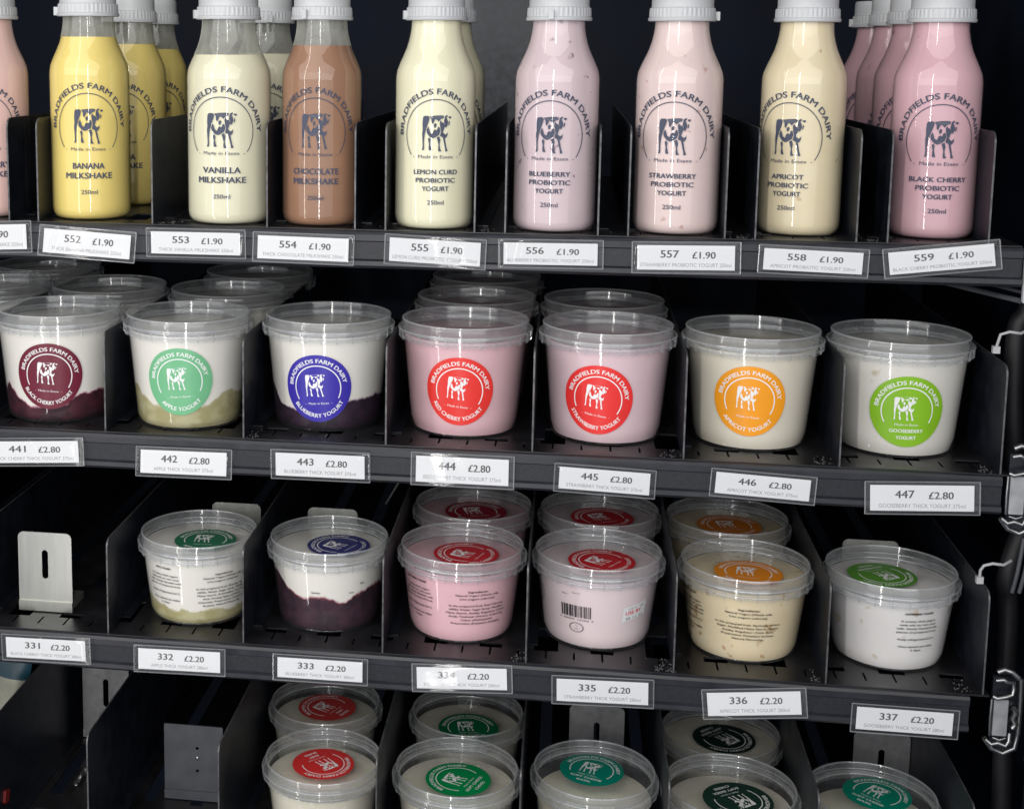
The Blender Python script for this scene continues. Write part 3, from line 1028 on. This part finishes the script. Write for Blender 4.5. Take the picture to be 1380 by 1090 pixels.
def layered(name, fruit, fruit2, bleed, yog, bits=None):
    """yogurt over fruit: the two blend into each other in a smeared, uneven band"""
    mt, nt, out = newmat(name)
    p = N(nt, 'ShaderNodeBsdfPrincipled')
    p.inputs['Specular IOR Level'].default_value = 0.25
    p.inputs['Roughness'].default_value = 0.42
    at = N(nt, 'ShaderNodeAttribute', attribute_name='above_line')
    tc = N(nt, 'ShaderNodeTexCoord')
    def noise(scale, detail):
        n = N(nt, 'ShaderNodeTexNoise')
        n.inputs['Scale'].default_value = scale
        n.inputs['Detail'].default_value = detail
        nt.links.new(tc.outputs['Object'], n.inputs['Vector'])
        return n.outputs['Fac']
    def madd(a, k, c):
        q = N(nt, 'ShaderNodeMath', operation='MULTIPLY_ADD')
        nt.links.new(a, q.inputs[0])
        q.inputs[1].default_value = k
        if isinstance(c, float):
            q.inputs[2].default_value = c
        else:
            nt.links.new(c, q.inputs[2])
        return q.outputs[0]
    h = madd(at.outputs['Fac'], 1000.0, 0.0)            # millimetres above the line
    h = madd(noise(70, 3), 9.0, h)
    h = madd(noise(240, 3), 3.0, h)
    h = madd(h, 1/9.0, -6.0/9.0+0.5)
    cr = N(nt, 'ShaderNodeValToRGB')
    e = cr.color_ramp.elements
    e[0].position = 0.36
    e[0].color = fruit
    e[1].position = 0.66
    e[1].color = yog
    k = cr.color_ramp.elements.new(0.47)
    k.color = tuple(0.35*a+0.65*b for a, b in zip(fruit, bleed))
    k = cr.color_ramp.elements.new(0.53)
    k.color = tuple(0.5*a+0.5*b for a, b in zip(yog, bleed))
    nt.links.new(h, cr.inputs[0])
    # mottled fruit pieces low down
    r = N(nt, 'ShaderNodeMapRange')
    r.inputs['From Min'].default_value = 0.42
    r.inputs['From Max'].default_value = 0.62
    r.inputs['To Max'].default_value = 0.85
    nt.links.new(noise(95, 3), r.inputs[0])
    low = N(nt, 'ShaderNodeMath', operation='LESS_THAN')
    low.inputs[1].default_value = 0.40
    nt.links.new(h, low.inputs[0])
    mu = N(nt, 'ShaderNodeMath', operation='MULTIPLY')
    nt.links.new(r.outputs[0], mu.inputs[0])
    nt.links.new(low.outputs[0], mu.inputs[1])
    mx = N(nt, 'ShaderNodeMix', data_type='RGBA')
    mx.inputs[7].default_value = fruit2
    nt.links.new(mu.outputs[0], mx.inputs[0])
    nt.links.new(cr.outputs[0], mx.inputs[6])
    nt.links.new(mx.outputs[2], p.inputs['Base Color'])
    nt.links.new(p.outputs[0], out.inputs[0])
    return mt
WY = lin((234, 230, 222))
LAY = {
 'cherry compote': layered('cherry layer', lin((72, 24, 38)), lin((42, 14, 26)), lin((196, 130, 150)), WY),
 'apple compote': layered('apple layer', lin((168, 160, 116)), lin((190, 184, 146)), lin((204, 198, 168)), WY),
 'blueberry compote': layered('blueberry layer', lin((50, 28, 48)), lin((26, 15, 28)), lin((150, 120, 150)), WY),
 'blueberry compote rosy': layered('rosy blueberry layer', lin((66, 40, 52)), lin((42, 27, 38)), lin((160, 84, 100)), WY),
}

_pm = {}
ZT2, ZT3 = 0.0792, 0.0622
def pot_shell(t, zt, lidrot=0.0):
    for kind, fn in (('cup', cup_mesh), ('lid', lid_mesh)):
        if (kind, zt) not in _pm:
            _pm[(kind, zt)] = fn(zt)
    link('cup', _pm[('cup', zt)], t)
    l = link('lid', _pm[('lid', zt)], t)
    l.rotation_euler = (0, 0, lidrot)
    return l
def wave(base, amps):
    return lambda t: base+sum(a*math.sin(k*t+p) for a, k, p in amps)
def hump(base, pts):
    """height round the pot: smooth bumps (centre deg, width deg, height)"""
    def f(t):
        d = math.degrees(t)
        s = base
        for c, wv, hh in pts:
            q = (d-c+180) % 360-180
            s += hh*math.exp(-(q/wv)**2)
        return s+0.0005*math.sin(t*11+1)+0.0004*math.sin(t*17+base*900)
    return f

def fill_pot(t, zt, flav, fruit=None, line=None, level=None):
    lev = level if level is not None else zt-0.0105
    if fruit:
        for nm, lo, hi, tp in (('yogurt', line, lambda a: lev, True), ('fruit_layer', lambda a: 0.0016, line, False)):
            me = content_mesh(nm, zt, LAY[fruit], lo, hi, top=tp)
            at = me.attributes.new('above_line', 'FLOAT', 'POINT')
            for i, v in enumerate(me.vertices):
                at.data[i].value = v.co.z-line(math.atan2(v.co.x, -v.co.y) % (2*PI))
            link(nm, me, t)
    else:
        key = ('y', flav, zt, lev)
        if key not in _pm:
            _pm[key] = content_mesh('yogurt', zt, F[flav], lambda a: 0.0016, lambda a: lev)
        link('yogurt', _pm[key], t)

G2 = 'taller clear yogurt pots on the second tray'
G3 = 'shorter clear yogurt pots on the third tray'
G4 = 'soft cheese pots on the lowest tray'
def tall(flav, x, y, yaw, rgb, lower, zc, label, fruit=None, line=None, straight=False, srot=0.0, s=1.0, lidrot=0.0, sticker=True, tilt=0.0):
    t = thing('yogurt_pot', label, 'yogurt pot', (x, y, Z2), R(yaw), G2)
    t.scale = (s, s, 1)
    l = pot_shell(t, ZT2, lidrot)
    fill_pot(t, ZT2, flav, fruit, line)
    if sticker:
        side_sticker(t, ZT2, rgb, lower, zc, R(srot), straight)
    return t
tall('white', 0.0133, 0.0524, 8.8, (108, 34, 52), 'BLACK CHERRY YOGURT', 0.0352, 'taller pot with dark maroon sticker and white yogurt over cherry layer',
     'cherry compote', hump(0.012, [(-52, 16, 0.013), (45, 30, 0.009), (95, 30, 0.010), (-100, 30, 0.012), (160, 40, 0.01)]), s=0.988, srot=-4)
tall('white', 0.1134, 0.0480, 5.4, (112, 180, 134), 'APPLE YOGURT', 0.0362, 'taller pot with mint green sticker over pale apple compote',
     'apple compote', hump(0.016, [(-60, 22, 0.012), (52, 16, 0.011), (85, 20, 0.006), (180, 60, 0.008)]), s=0.973, srot=4)
tall('white', 0.2142, 0.0625, -0.9, (58, 48, 160), 'BLUEBERRY YOGURT', 0.0322, 'taller pot with violet blue sticker over dark blueberry layer',
     'blueberry compote', hump(0.015, [(-75, 25, 0.013), (40, 28, 0.007), (80, 30, 0.006), (180, 60, 0.006)]), srot=4, s=0.99)
tall('red cherry', 0.3139, 0.0621, -0.9, (226, 56, 50), 'RED CHERRY YOGURT', 0.0344, 'taller pot of pink red cherry yogurt with red sticker behind tag 444', srot=-5, s=0.986)
tall('strawberry', 0.4144, 0.0610, -9.2, (228, 54, 52), 'STRAWBERRY YOGURT', 0.0327, 'taller pot of pink strawberry yogurt with red sticker behind tag 445', srot=-7, s=0.99)
tall('apricot', 0.5139, 0.0629, -7.5, (240, 156, 34), 'APRICOT YOGURT', 0.0358, 'taller pot of cream yogurt with orange apricot sticker', srot=-3, s=0.992)
tall('gooseberry', 0.6124, 0.0644, -2.5, (132, 184, 38), ['GOOSEBERRY', 'YOGURT'], 0.0328, 'taller pot of cream yogurt with lime green gooseberry sticker', straight=True, srot=1, s=0.99)
# pots standing behind, only their lids show over the front row
BACK2 = [(-0.081, 0.157, 'white', 'shaded taller pot at the far left edge of the second tray'),
         (-0.072, 0.255, 'white', 'rear shaded pot at the far left, just under the top rail'),
         (0.0170, 0.157, 'white', 'shaded taller pot directly behind the maroon sticker pot'),
         (0.1165, 0.157, 'white', 'shaded taller pot directly behind the mint green sticker pot'),
         (0.1215, 0.250, 'white', 'rearmost shaded pot behind the mint green sticker pot'),
         (0.3152, 0.160, 'red cherry', 'second pot in the red cherry lane behind tag 444'),
         (0.3170, 0.262, 'red cherry', 'rearmost pot in the red cherry lane behind tag 444'),
         (0.4138, 0.162, 'strawberry', 'second pot in the strawberry lane behind tag 445')]
for i, (x, y, fl, lb) in enumerate(BACK2):
    t = thing('yogurt_pot', lb, 'yogurt pot', (x, y, Z2), R(i*37), G2)
    pot_shell(t, ZT2, i*1.3)
    fill_pot(t, ZT2, fl)

# ---- shorter pots with printed sides
LOREM_L = ['%s YOGURT', '', 'A creamy thick yogurt', 'made with our own cows', 'milk. Gently blended with', 'pieces of prepared fruit.', '', 'Keep refrigerated 0-5°C', '', 'Once opened eat within', '3 days.']
ING = {
 'APPLE': ['Ingredients:', 'Natural Yogurt (Whole milk,', 'Live yogurt cultures).', '', 'In the prepared fruit: Bramley Apple', '(40%), Water, Sugar Syrup, Modified', 'Maize Starch, Antioxidant: Ascorbic', 'Acid, Firming Agent (Calcium', 'Chloride), Preservative: Potassium', 'Sorbate, Natural Flavouring.'],
 'RED CHERRY': ['Ingredients:', 'Natural Yogurt (Whole milk,', 'Live yogurt cultures).', '', 'In the prepared fruit: Red Cherries', '(40%), Water, Sugar Syrup, Modified', 'Maize Starch, Acidity Regulator (Citric', 'Acid), Thickener (Pectin), Colouring', 'Colour (Anthocyanin).', 'Preservative (Potassium Sorbate).'],
 'APRICOT': ['Ingredients:', 'Natural Yogurt (Whole milk,', 'Live yogurt cultures).', '', 'In the prepared fruit: Apricots, Water,', 'Sugar, Modified Maize Starch, Pectin,', 'Acidity Regulator: Citric Acid,', 'Preservative: Potassium Sorbate,', 'Natural Flavouring.'],
}
def side_print(parent, zt, flav, phi, main=True, left=True, barcode=False, top=0.0435):
    """printed ingredients (at angle phi), product text on its left, barcode on its right"""
    ink = Ink()
    r0 = wall_r(0.03, zt)
    def block(lines, a, z, cap, lead, bold_first=True, align='c'):
        for i, s in enumerate(lines):
            if s:
                ink.line(s, r0*R(a), z, cap, width=len(s)*cap*0.86, bold=0.07 if (i == 0 and bold_first) else 0.035, align=align)
            z -= lead
    if main:
        block(ING.get(flav, ING['RED CHERRY']), phi, top-0.0035, 0.0014, 0.0027)
    if left:
        block([s % flav if '%' in s else s for s in LOREM_L], phi-66, top, 0.0014, 0.0027)
    if barcode:
        x = r0*R(phi)
        rng = random.Random(11)
        u = -0.0115
        while u < 0.0115:
            wv = rng.choice((0.0003, 0.0005, 0.0008, 0.0011))
            ink.rect(x+u, x+u+wv, 0.0245, 0.0335)
            u += wv+rng.choice((0.0003, 0.0005, 0.0008))
        ink.line('5  060047  123456  0', x, 0.0222, 0.0013, width=0.026)
        ink.ring(x+0.0002, 0.0167, 0.0034, 0.00035, 0, 2*PI, 40, sx=1.55)
        ink.line('UK', x+0.0002, 0.0173, 0.0009)
        ink.line('EH015', x+0.0002, 0.0153, 0.0009)
        ink.line('280ml e', x-0.008, 0.0407, 0.0009, width=0.0055)
        ink.line('Use by', x+0.0005, 0.0425, 0.0009, width=0.006)
        block(['Natural Yogurt (Whole milk,', 'Live yogurt cultures). In the', 'prepared fruit: Strawberries', '(40%), Water, Sugar Syrup,', 'Modified Maize Starch'], phi-62, 0.038, 0.00125, 0.003)
    def fn(u, v, d=0):
        r = wall_r(v, zt)+0.00016+d
        t = u/r0
        return (r*math.sin(t), -r*math.cos(t), v)
    link('side_print', ink.build(fn, 'side_print', M['ink_black']), parent)

def short(flav, x, y, rgb, lower, spx, spy, srot, label, fruit=None, line=None, s=1.0, level=None, z=Z3, zt=ZT3, straight=False, group=G3, lidrot=0.0, rad=0.0245):
    t = thing('yogurt_pot' if group == G3 else 'cheese_pot', label, 'yogurt pot' if group == G3 else 'cheese pot', (x, y, z), 0, group)
    t.scale = (s, s, 1)
    l = pot_shell(t, zt, lidrot)
    fill_pot(t, zt, flav, fruit, line, level)
    lid_sticker(t, zt, rgb, lower, (spx-x)/s, (spy-y)/s, R(srot), straight, rad)
    return t
a = short('white', 0.1169, 0.0588, (42, 112, 82), 'APPLE YOGURT', 0.1223, 0.0560, 4, 'shorter pot with dark green lid sticker and pale apple layer, behind tag 332',
          'apple compote', hump(0.0105, [(-55, 30, 0.006), (20, 25, 0.003), (180, 60, 0.006)]), s=0.943)
side_print(a, ZT3, 'APPLE', 41)
a = short('white', 0.2154, 0.0622, (52, 54, 112), 'BLUEBERRY YOGURT', 0.2227, 0.0610, 66, 'shorter pot with navy lid sticker, white yogurt over dark blueberry layer',
          'blueberry compote rosy', hump(0.025, [(-62, 24, 0.014), (0, 22, 0.0025), (62, 30, 0.007), (28, 10, -0.003), (180, 60, 0.005)]), s=0.95)
k = Ink()
def wrap3(u, v, d=0):
    r = wall_r(v, ZT3)+0.00016+d
    t = u/wall_r(0.03, ZT3)
    return (r*math.sin(t), -r*math.cos(t), v)
for s_, u, v in (('Ingredients:', -0.003, 0.0315), ('Use by', 0.0245, 0.031), ('280ml', 0.033, 0.037)):
    k.line(s_, u, v, 0.0012, bold=0.03)
link('side_print', k.build(wrap3, 'side_print', M['ink_black']), a)
a = short('red cherry low', 0.3145, 0.0611, (192, 42, 52), 'RED CHERRY YOGURT', 0.3176, 0.0590, 70, 'shorter pot of pink yogurt with red lid sticker and ingredients print, behind tag 334', s=0.972)
side_print(a, ZT3, 'RED CHERRY', 20.5)
a = short('strawberry low', 0.4130, 0.0650, (196, 38, 46), 'STRAWBERRY YOGURT', 0.4153, 0.0605, 58, 'shorter pot with barcode and use by sticker on its side, red lid sticker', s=0.982)
side_print(a, ZT3, 'STRAWBERRY', -22, main=False, left=False, barcode=True)
# use-by sticker
k = Ink()
r0 = wall_r(0.03, ZT3)
u0 = r0*R(38)
nu = 8
v_, f_ = [], []
for i in range(nu+1):
    for j in range(2):
        v_.append((u0+(i/nu-0.5)*0.0205+(j-0.5)*0.001, 0.0235+j*0.0115+(i/nu-0.5)*0.0035))
for i in range(nu):
    f_.append((2*i, 2*i+2, 2*i+3, 2*i+1))
k.put(v_, f_)
ub = link('date_sticker', k.build(wrap3, 'date_sticker', M['paper']), a)
k = Ink()
k.line('USE BY', u0-0.001, 0.0282, 0.0028, width=0.0135, bold=0.04, rot=0.13)
k.line('L211  28', u0+0.001, 0.0322, 0.0012, width=0.013, mi=1, rot=0.13)
k.line('30 11 22', u0, 0.0243, 0.0023, width=0.015, mi=1, rot=0.13)
link('date_print', k.build(lambda u, v, d=0: wrap3(u, v, d+0.00012), 'date_print', [M['ink_red'], M['grey_ink']]), ub)
a = short('apricot low', 0.5157, 0.0601, (226, 136, 34), 'APRICOT YOGURT', 0.5175, 0.0545, -8, 'shorter pot of yellow fruity yogurt with orange lid sticker, in front', s=0.967)
side_print(a, ZT3, 'APRICOT', -1.5)
a = short('gooseberry low', 0.6155, 0.0629, (86, 146, 48), ['GOOSEBERRY', 'YOGURT'], 0.6104, 0.0655, -150, 'shorter pot of white yogurt with bright green lid sticker', straight=True, s=0.955)
side_print(a, ZT3, 'GOOSEBERRY', 82, main=False)
short('red cherry low', 0.3160, 0.158, (150, 30, 50), 'RED CHERRY YOGURT', 0.3180, 0.156, 20, 'shaded short pot with dark red lid sticker behind the pink pot')  # rear lid stickers use darker tones: shade put into their colour
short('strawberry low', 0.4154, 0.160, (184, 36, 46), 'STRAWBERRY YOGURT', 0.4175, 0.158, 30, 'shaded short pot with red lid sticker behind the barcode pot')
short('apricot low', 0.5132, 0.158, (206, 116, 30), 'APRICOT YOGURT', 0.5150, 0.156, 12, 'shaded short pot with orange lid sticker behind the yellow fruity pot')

# ---- soft cheese pots on the lowest tray; rear stickers coloured darker as shade
CH = dict(z=Z4, group=G4, straight=True)
short('cheese', 0.2112, 0.065, (216, 52, 52), ['BABY', 'BURES'], 0.2106, 0.0665, 225, 'front cheese pot with red lid sticker turned upside down', s=0.965, level=0.047, **CH)
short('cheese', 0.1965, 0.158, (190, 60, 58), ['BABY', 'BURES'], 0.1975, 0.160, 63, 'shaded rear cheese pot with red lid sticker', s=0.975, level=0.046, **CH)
short('cheese', 0.3130, 0.065, (0, 136, 74), ['SOFT CHEESE', 'CHIVES'], 0.3145, 0.0600, 68, 'front cheese pot with emerald green lid sticker', level=0.046, **CH)
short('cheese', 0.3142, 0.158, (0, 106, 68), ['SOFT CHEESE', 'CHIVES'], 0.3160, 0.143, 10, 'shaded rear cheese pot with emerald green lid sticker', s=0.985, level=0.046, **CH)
short('cheese', 0.4150, 0.065, (0, 132, 112), ['SOFT CHEESE', 'BASIL'], 0.4134, 0.0770, -20, 'cheese pot with teal lid sticker in front of a slotted steel plate', s=0.97, level=0.048, zt=0.0692, **CH)
short('cheese', 0.5135, 0.065, (28, 56, 46), ['SOFT ESSEX', 'CHEESE'], 0.5184, 0.0580, 214, 'front cheese pot with blackish green lid sticker', s=1.026, level=0.048, zt=0.0650, **CH)
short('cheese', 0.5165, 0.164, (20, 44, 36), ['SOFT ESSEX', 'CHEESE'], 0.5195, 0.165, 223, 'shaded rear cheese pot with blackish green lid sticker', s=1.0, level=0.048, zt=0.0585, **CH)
short('cheese', 0.6125, 0.065, (0, 134, 110), ['SOFT CHEESE', 'BASIL'], 0.6192, 0.0780, -40, 'cheese pot with teal lid sticker at the lower right corner', s=0.978, level=0.048, zt=0.0680, **CH)

# ------------------------------------------------------------------ pushers (spring loaded plates)
def pusher(x, y, z, wd, h, label, mat, slot=True, holes=False, face=0.0):
    t = thing('product_pusher', label, 'pusher', (x, y, z), R(face), 'spring pushers standing in the lanes')
    hl = []
    if slot:
        hl.append(rrect(-0.0024, 0.0024, h*0.42, h*0.78, 0.00235))
    if holes:
        for zz in (0.40, 0.575, 0.70):
            hl.append([(0.003+0.0013*math.cos(a), h*zz+0.0013*math.sin(a)) for a in [2*PI*i/12 for i in range(12)]])
    vs_, fs = shape(rrect(-wd/2, wd/2, 0.001, h, 0.0045 if slot else 0.0012, corners=(0, 0, 1, 1)), hl, 0.0010)
    b = MB().add(vs_, fs)
    link('push_plate', b.mesh('push_plate', mat), t)
    b = MB()
    b.box((-wd/2, -0.0001, 0.0008), (wd/2, -0.0012, 0.0085))
    b.box((-wd/2+0.002, 0.001, 0.0006), (wd/2-0.002, 0.030, 0.006))
    link('plate_foot', b.mesh('plate_foot', mat), t)
    return t
pusher(0.0054, 0.0315, Z3, 0.0415, 0.0616, 'bright steel slotted pusher plate standing empty behind tag 331', M['steel'])
pusher(0.1300, 0.1230, Z3, 0.0395, 0.0616, 'steel pusher plate peeking out behind the short apple pot', M['steel'])
pusher(0.2075, 0.1230, Z3, 0.0395, 0.0616, 'steel pusher plate peeking out behind the short blueberry pot', M['steel'])
pusher(0.6130, 0.1180, Z3, 0.0400, 0.0616, 'steel pusher plate peeking out behind the short gooseberry pot', M['steel'])
pusher(0.4192, 0.1780, Z4, 0.0445, 0.0640, 'slotted steel pusher plate behind the teal sticker cheese pot', M['zinc_dull'])
pusher(0.6420, 0.1700, Z4, 0.0430, 0.0630, 'slotted steel pusher plate behind the lower right cheese pot', M['zinc_dull'])
pusher(-0.0010, 0.1800, Z4, 0.0415, 0.0700, 'slotted steel pusher plate half hidden by a divider on the lowest tray', M['zinc_dull'])
t = pusher(0.1010, 0.0930, Z4, 0.0480, 0.0635, 'dark grey pusher plate with small holes on the lowest tray', M['dark_plate'], slot=False, holes=True)
b = MB()
b.lathe([(0.0017, -0.0004), (0.0015, 0.0006), (0.0004, 0.0011)], 12, cap0=True, cap1=True)
me = b.mesh('rivet', M['zinc'], smooth=40)
rv = link('rivet', me, t, (0.003, -0.0004, 0.0635*0.575))
rv.rotation_euler = (R(90), 0, 0)

# coil springs in the open lanes
def spring(x, y0, y1, z, label):
    pts = []
    turns = 14
    for i in range(turns*10+1):
        a = 2*PI*i/10
        pts.append((x+0.0017*math.cos(a), y0+(y1-y0)*i/(turns*10), z+0.0017*math.sin(a)))
    o = link('coil_spring', MB().tube(pts, 0.0004, 6).mesh('coil_spring', M['zinc'], smooth=60))
    tag(o, label, 'spring')
spring(0.0010, 0.096, 0.120, Z4+0.0035, 'thin coil spring lying along an empty lane of the lowest tray')

# ------------------------------------------------------------------ small things at the left edge
def pillow(name, lx, ly, lz, loc, rot, mats, split, seed):
    rng = random.Random(seed)
    b = MB()
    nx, nz = 26, 18
    vs_, fs, mi = [], [], []
    ph_ = [rng.uniform(0, 6) for _ in range(6)]
    for side in (-1, 1):
        for j in range(nz+1):
            for i in range(nx+1):
                u, v = i/nx*2-1, j/nz*2-1
                puff = max(0, (1-u**4)*(1-v**4))**0.6
                cr = 0.06*math.sin(u*9+v*3+ph_[0])*math.sin(v*8+ph_[1])+0.05*math.sin(u*17-v*11+ph_[2])
                vs_.append((u*lx, side*ly*puff*(1+cr), v*lz))
    o = (nx+1)*(nz+1)
    for j in range(nz):
        for i in range(nx):
            a = j*(nx+1)+i
            m_ = 1 if (j+0.5)/nz > split else 0
            b.f.append((a, a+1, a+nx+2, a+nx+1)); b.mi.append(m_)
            b.f.append((o+a, o+a+nx+1, o+a+nx+2, o+a+1)); b.mi.append(m_)
    b.v = vs_
    ob = link(name, b.mesh(name, mats, smooth=60), None, loc)
    ob.rotation_euler = rot
    return ob
tag(pillow('wrapped_pack', 0.045, 0.012, 0.060, (-0.084, 0.10, Z4+0.062), (R(-10), R(6), R(-12)), [M['foil'], M['teal_film']], 0.77, 4),
    'pale crinkled pack with a teal top at the lower left edge', 'pack')
tag(pillow('wrapped_pack', 0.030, 0.010, 0.030, (-0.0735, 0.075, Z3+0.031), (R(-4), R(3), R(10)), [M['foil'], M['foil']], 2.0, 9),
    'tip of a pale green pack showing at the left edge above tag 331', 'pack')
vs_, fs = shape(rrect(-0.004, 0.004, 0.0, 0.010, 0.002), (), 0.003)
o = link('lane_clip', MB().add(vs_, fs).mesh('lane_clip', M['red_plastic']), None, (-0.0295, 0.030, -0.3060))
o.rotation_euler = (0, R(15), R(90))
tag(o, 'small red plastic clip on a divider at the lower left', 'clip')

# thin wire leaning in the gap under the second tray
tag(link('loose_wire', MB().tube([(0.2475, 0.14, Z3+0.062), (0.259, 0.135, Z3+0.083), (0.2700, 0.13, Z3+0.107)], 0.0009, 8).mesh('loose_wire', M['zinc'], smooth=60)),
    'thin pale wire slanting below the second rail, left of tag 444', 'wire')

# ------------------------------------------------------------------ hardware on the right-hand side
def latch(z, label):
    t = thing('tray_latch', label, 'latch', (0.6745, -0.004, z), 0, 'steel tray latches on the right')
    b = MB()
    vs_, fs = shape(rrect(-0.0045, 0.0045, -0.0125, 0.0125, 0.0006), (), 0.0022)
    link('latch_plate', MB().add(vs_, fs).mesh('latch_plate', M['zinc_dull']), t)
    b = MB()
    b.tube([(-0.006, 0.0, -0.0125), (-0.0066, -0.001, 0.0), (-0.006, 0.0, 0.0125)], 0.0008, 8)
    up_ = [(-0.0055, 0, 0.0145), (-0.003, -0.001, 0.0135), (0.002, -0.001, 0.0150), (0.0065, 0, 0.0160), (0.0075, 0.001, 0.0200), (0.0070, 0.001, 0.0245), (0.003, 0, 0.0245), (0.000, -0.001, 0.0268), (-0.004, 0, 0.0255)]
    b.tube(up_, 0.0014, 8)
    b.tube([(-0.0030, 0.002, 0.0305), (0.001, 0.002, 0.0325), (0.006, 0.002, 0.0310), (0.0105, 0.002, 0.0270)], 0.0018, 8)
    dn = [(-0.0085, 0, -0.0155), (-0.005, -0.001, -0.0185), (-0.001, -0.001, -0.0170), (0.004, -0.001, -0.0190), (0.0065, 0, -0.0160), (0.0068, 0.001, -0.0105)]
    b.tube(dn, 0.0014, 8)
    b.tube([(-0.004, 0, -0.0140), (0.000, -0.001, -0.0150), (0.004, 0, -0.0138)], 0.0007, 8)
    link('wire_clip', b.mesh('wire_clip', M['zinc'], smooth=60), t)
    b = MB()
    b.tube([(0.0125, 0.004, 0.026), (0.0132, 0.004, 0.010), (0.0130, 0.004, -0.012), (0.0115, 0.004, -0.0225), (0.004, 0.004, -0.0265), (-0.003, 0.004, -0.0235), (-0.008, 0.004, -0.0165)], 0.0016, 8)
    b.tube([(0.0085, 0.003, 0.006), (0.0105, 0.003, 0.003), (0.0085, 0.003, -0.001), (0.0108, 0.003, -0.005), (0.0088, 0.003, -0.008)], 0.0020, 8)
    b.box((-0.004, 0.006, -0.024), (0.0125, 0.009, 0.026), 1)
    link('hook_loop', b.mesh('hook_loop', [M['zinc'], M['steel_black']], smooth=60), t)
latch(-0.0125, 'steel latch beside the right end of the second rail')
latch(-0.1635, 'steel latch beside the right end of the third rail')

def cable(name, pts, r, mat, label, cat, n=10):
    # smooth the path
    P = [Vector(p) for p in pts]
    out = []
    for i in range(len(P)-1):
        p0, p1, p2, p3 = P[max(i-1, 0)], P[i], P[i+1], P[min(i+2, len(P)-1)]
        for q in range(8):
            s = q/8
            out.append(0.5*((2*p1)+(-p0+p2)*s+(2*p0-5*p1+4*p2-p3)*s*s+(-p0+3*p1-3*p2+p3)*s**3))
    out.append(P[-1])
    return tag(link(name, MB().tube(out, r, n).mesh(name, mat, smooth=60)), label, cat)
cable('cable', [(0.692, 0.05, 0.30), (0.690, 0.045, 0.12), (0.682, 0.045, 0.085), (0.684, 0.045, 0.02), (0.694, 0.05, -0.03)], 0.0065, M['black_rubber'], 'thick black cable beside the right end of the second tray', 'cable')
cable('cable', [(0.700, 0.04, -0.03), (0.692, 0.04, -0.055), (0.686, 0.04, -0.085), (0.690, 0.045, -0.12), (0.698, 0.05, -0.30)], 0.0070, M['black_rubber'], 'thick black cable beside the right end of the third tray', 'cable')
for q in range(3):
    pts = [(0.690+0.0045*q, 0.025, -0.050), (0.6885+0.0045*q, 0.024, -0.062), (0.6870+0.0045*q, 0.024, -0.075), (0.6850+0.0045*q, 0.025, -0.088)]
    cable('wire_sleeve', pts, 0.0014, M['dark_plate'], ['leftmost of three shiny grey wire sleeves above the lower latch', 'middle of three shiny grey wire sleeves above the lower latch', 'rightmost of three shiny grey wire sleeves above the lower latch'][q], 'wire')
def tie(x, y, z, s, label):
    t = thing('cable_tie', label, 'cable tie', (x, y, z), 0, 'white cable ties')
    pts = [(0, 0, 0.0), (0.000, -0.001, 0.006*s), (0.002, -0.001, 0.0105), (0.007, -0.002, 0.0125), (0.014, -0.001, 0.0115), (0.020, 0.004, 0.0130)]
    link('strap', MB().tube(pts, 0.0010, 8).mesh('strap', M['nylon'], smooth=60), t)
    link('tie_head', MB().box((-0.0022, -0.0018, -0.002), (0.0022, 0.0018, 0.0026)).mesh('tie_head', M['nylon']), t)
tie(0.6600, 0.012, 0.0790, 0.4, 'white cable tie above the right end of the second tray')
tie(0.6600, 0.012, -0.0760, 1.2, 'white cable tie above the right end of the third tray')
tag(link('guide_rail', MB().tube([(0.6330, 0.10, 0.112), (0.6690, 0.0, 0.1135)], 0.0018, 8).tube([(0.640, 0.10, 0.118), (0.672, 0.0, 0.1185)], 0.0012, 8).mesh('guide_rail', M['dark_plate'], smooth=60)),
    'pair of slanting steel guide rods under the right end of the top tray', 'guide rod')
vs_, fs = shape(rrect(-0.004, 0.004, -0.0145, 0.0145, 0.001), (), 0.003)
tag(link('door_strip', MB().add(vs_, fs).mesh('door_strip', M['nylon']), None, (0.6725, -0.006, 0.1275)), 'white strip at the right end of the top tray rail', 'strip')
vs_, fs = shape(rrect(-0.010, 0.010, -0.027, 0.027, 0.004), (), 0.004)
tag(link('smoky_cover', MB().add(vs_, fs).mesh('smoky_cover', M['smoke']), None, (0.6965, -0.022, -0.1615)), 'smoky grey plastic cover beside the lower latch', 'cover')

# ------------------------------------------------------------------ spilt drops and dust specks on the tray floors
rng = random.Random(21)
b = MB()
def drop(x, y, z, r):
    n = 7
    vs_ = []
    for fr, h in ((1, 0.0), (0.75, 0.45), (0.35, 0.68)):
        for i in range(n):
            t = 2*PI*i/n
            vs_.append((x+r*fr*math.cos(t), y+r*fr*1.3*math.sin(t), z+r*h))
    vs_.append((x, y, z+r*0.72))
    fs = []
    for j in range(2):
        for i in range(n):
            i2 = (i+1) % n
            fs.append((j*n+i, j*n+i2, (j+1)*n+i2, (j+1)*n+i))
    for i in range(n):
        fs.append((2*n+i, 2*n+(i+1) % n, 3*n))
    b.add(vs_, fs)
for z, xs in ((Z3, (0.4552, 0.4600, 0.5600, 0.6520, 0.3580)), (Z2, (0.4560, 0.5560, 0.6560, 0.1700)), (Z1, (0.3300, 0.4960, 0.5790, 0.1110))):
    for x in xs:
        for k in range(22):
            drop(x+rng.gauss(0, 0.0035), min(abs(rng.gauss(0.002, 0.009))+0.002, 0.0215), z+0.0001, rng.uniform(0.00025, 0.0008))
dr = link('liquid_drops', b.mesh('liquid_drops', principled('wet drop', (0.10, 0.10, 0.105), 0.08, spec=0.9), smooth=60), kind='stuff')
tag(dr, 'tiny drops and specks spilt along the dividers on the tray floors', 'drops')
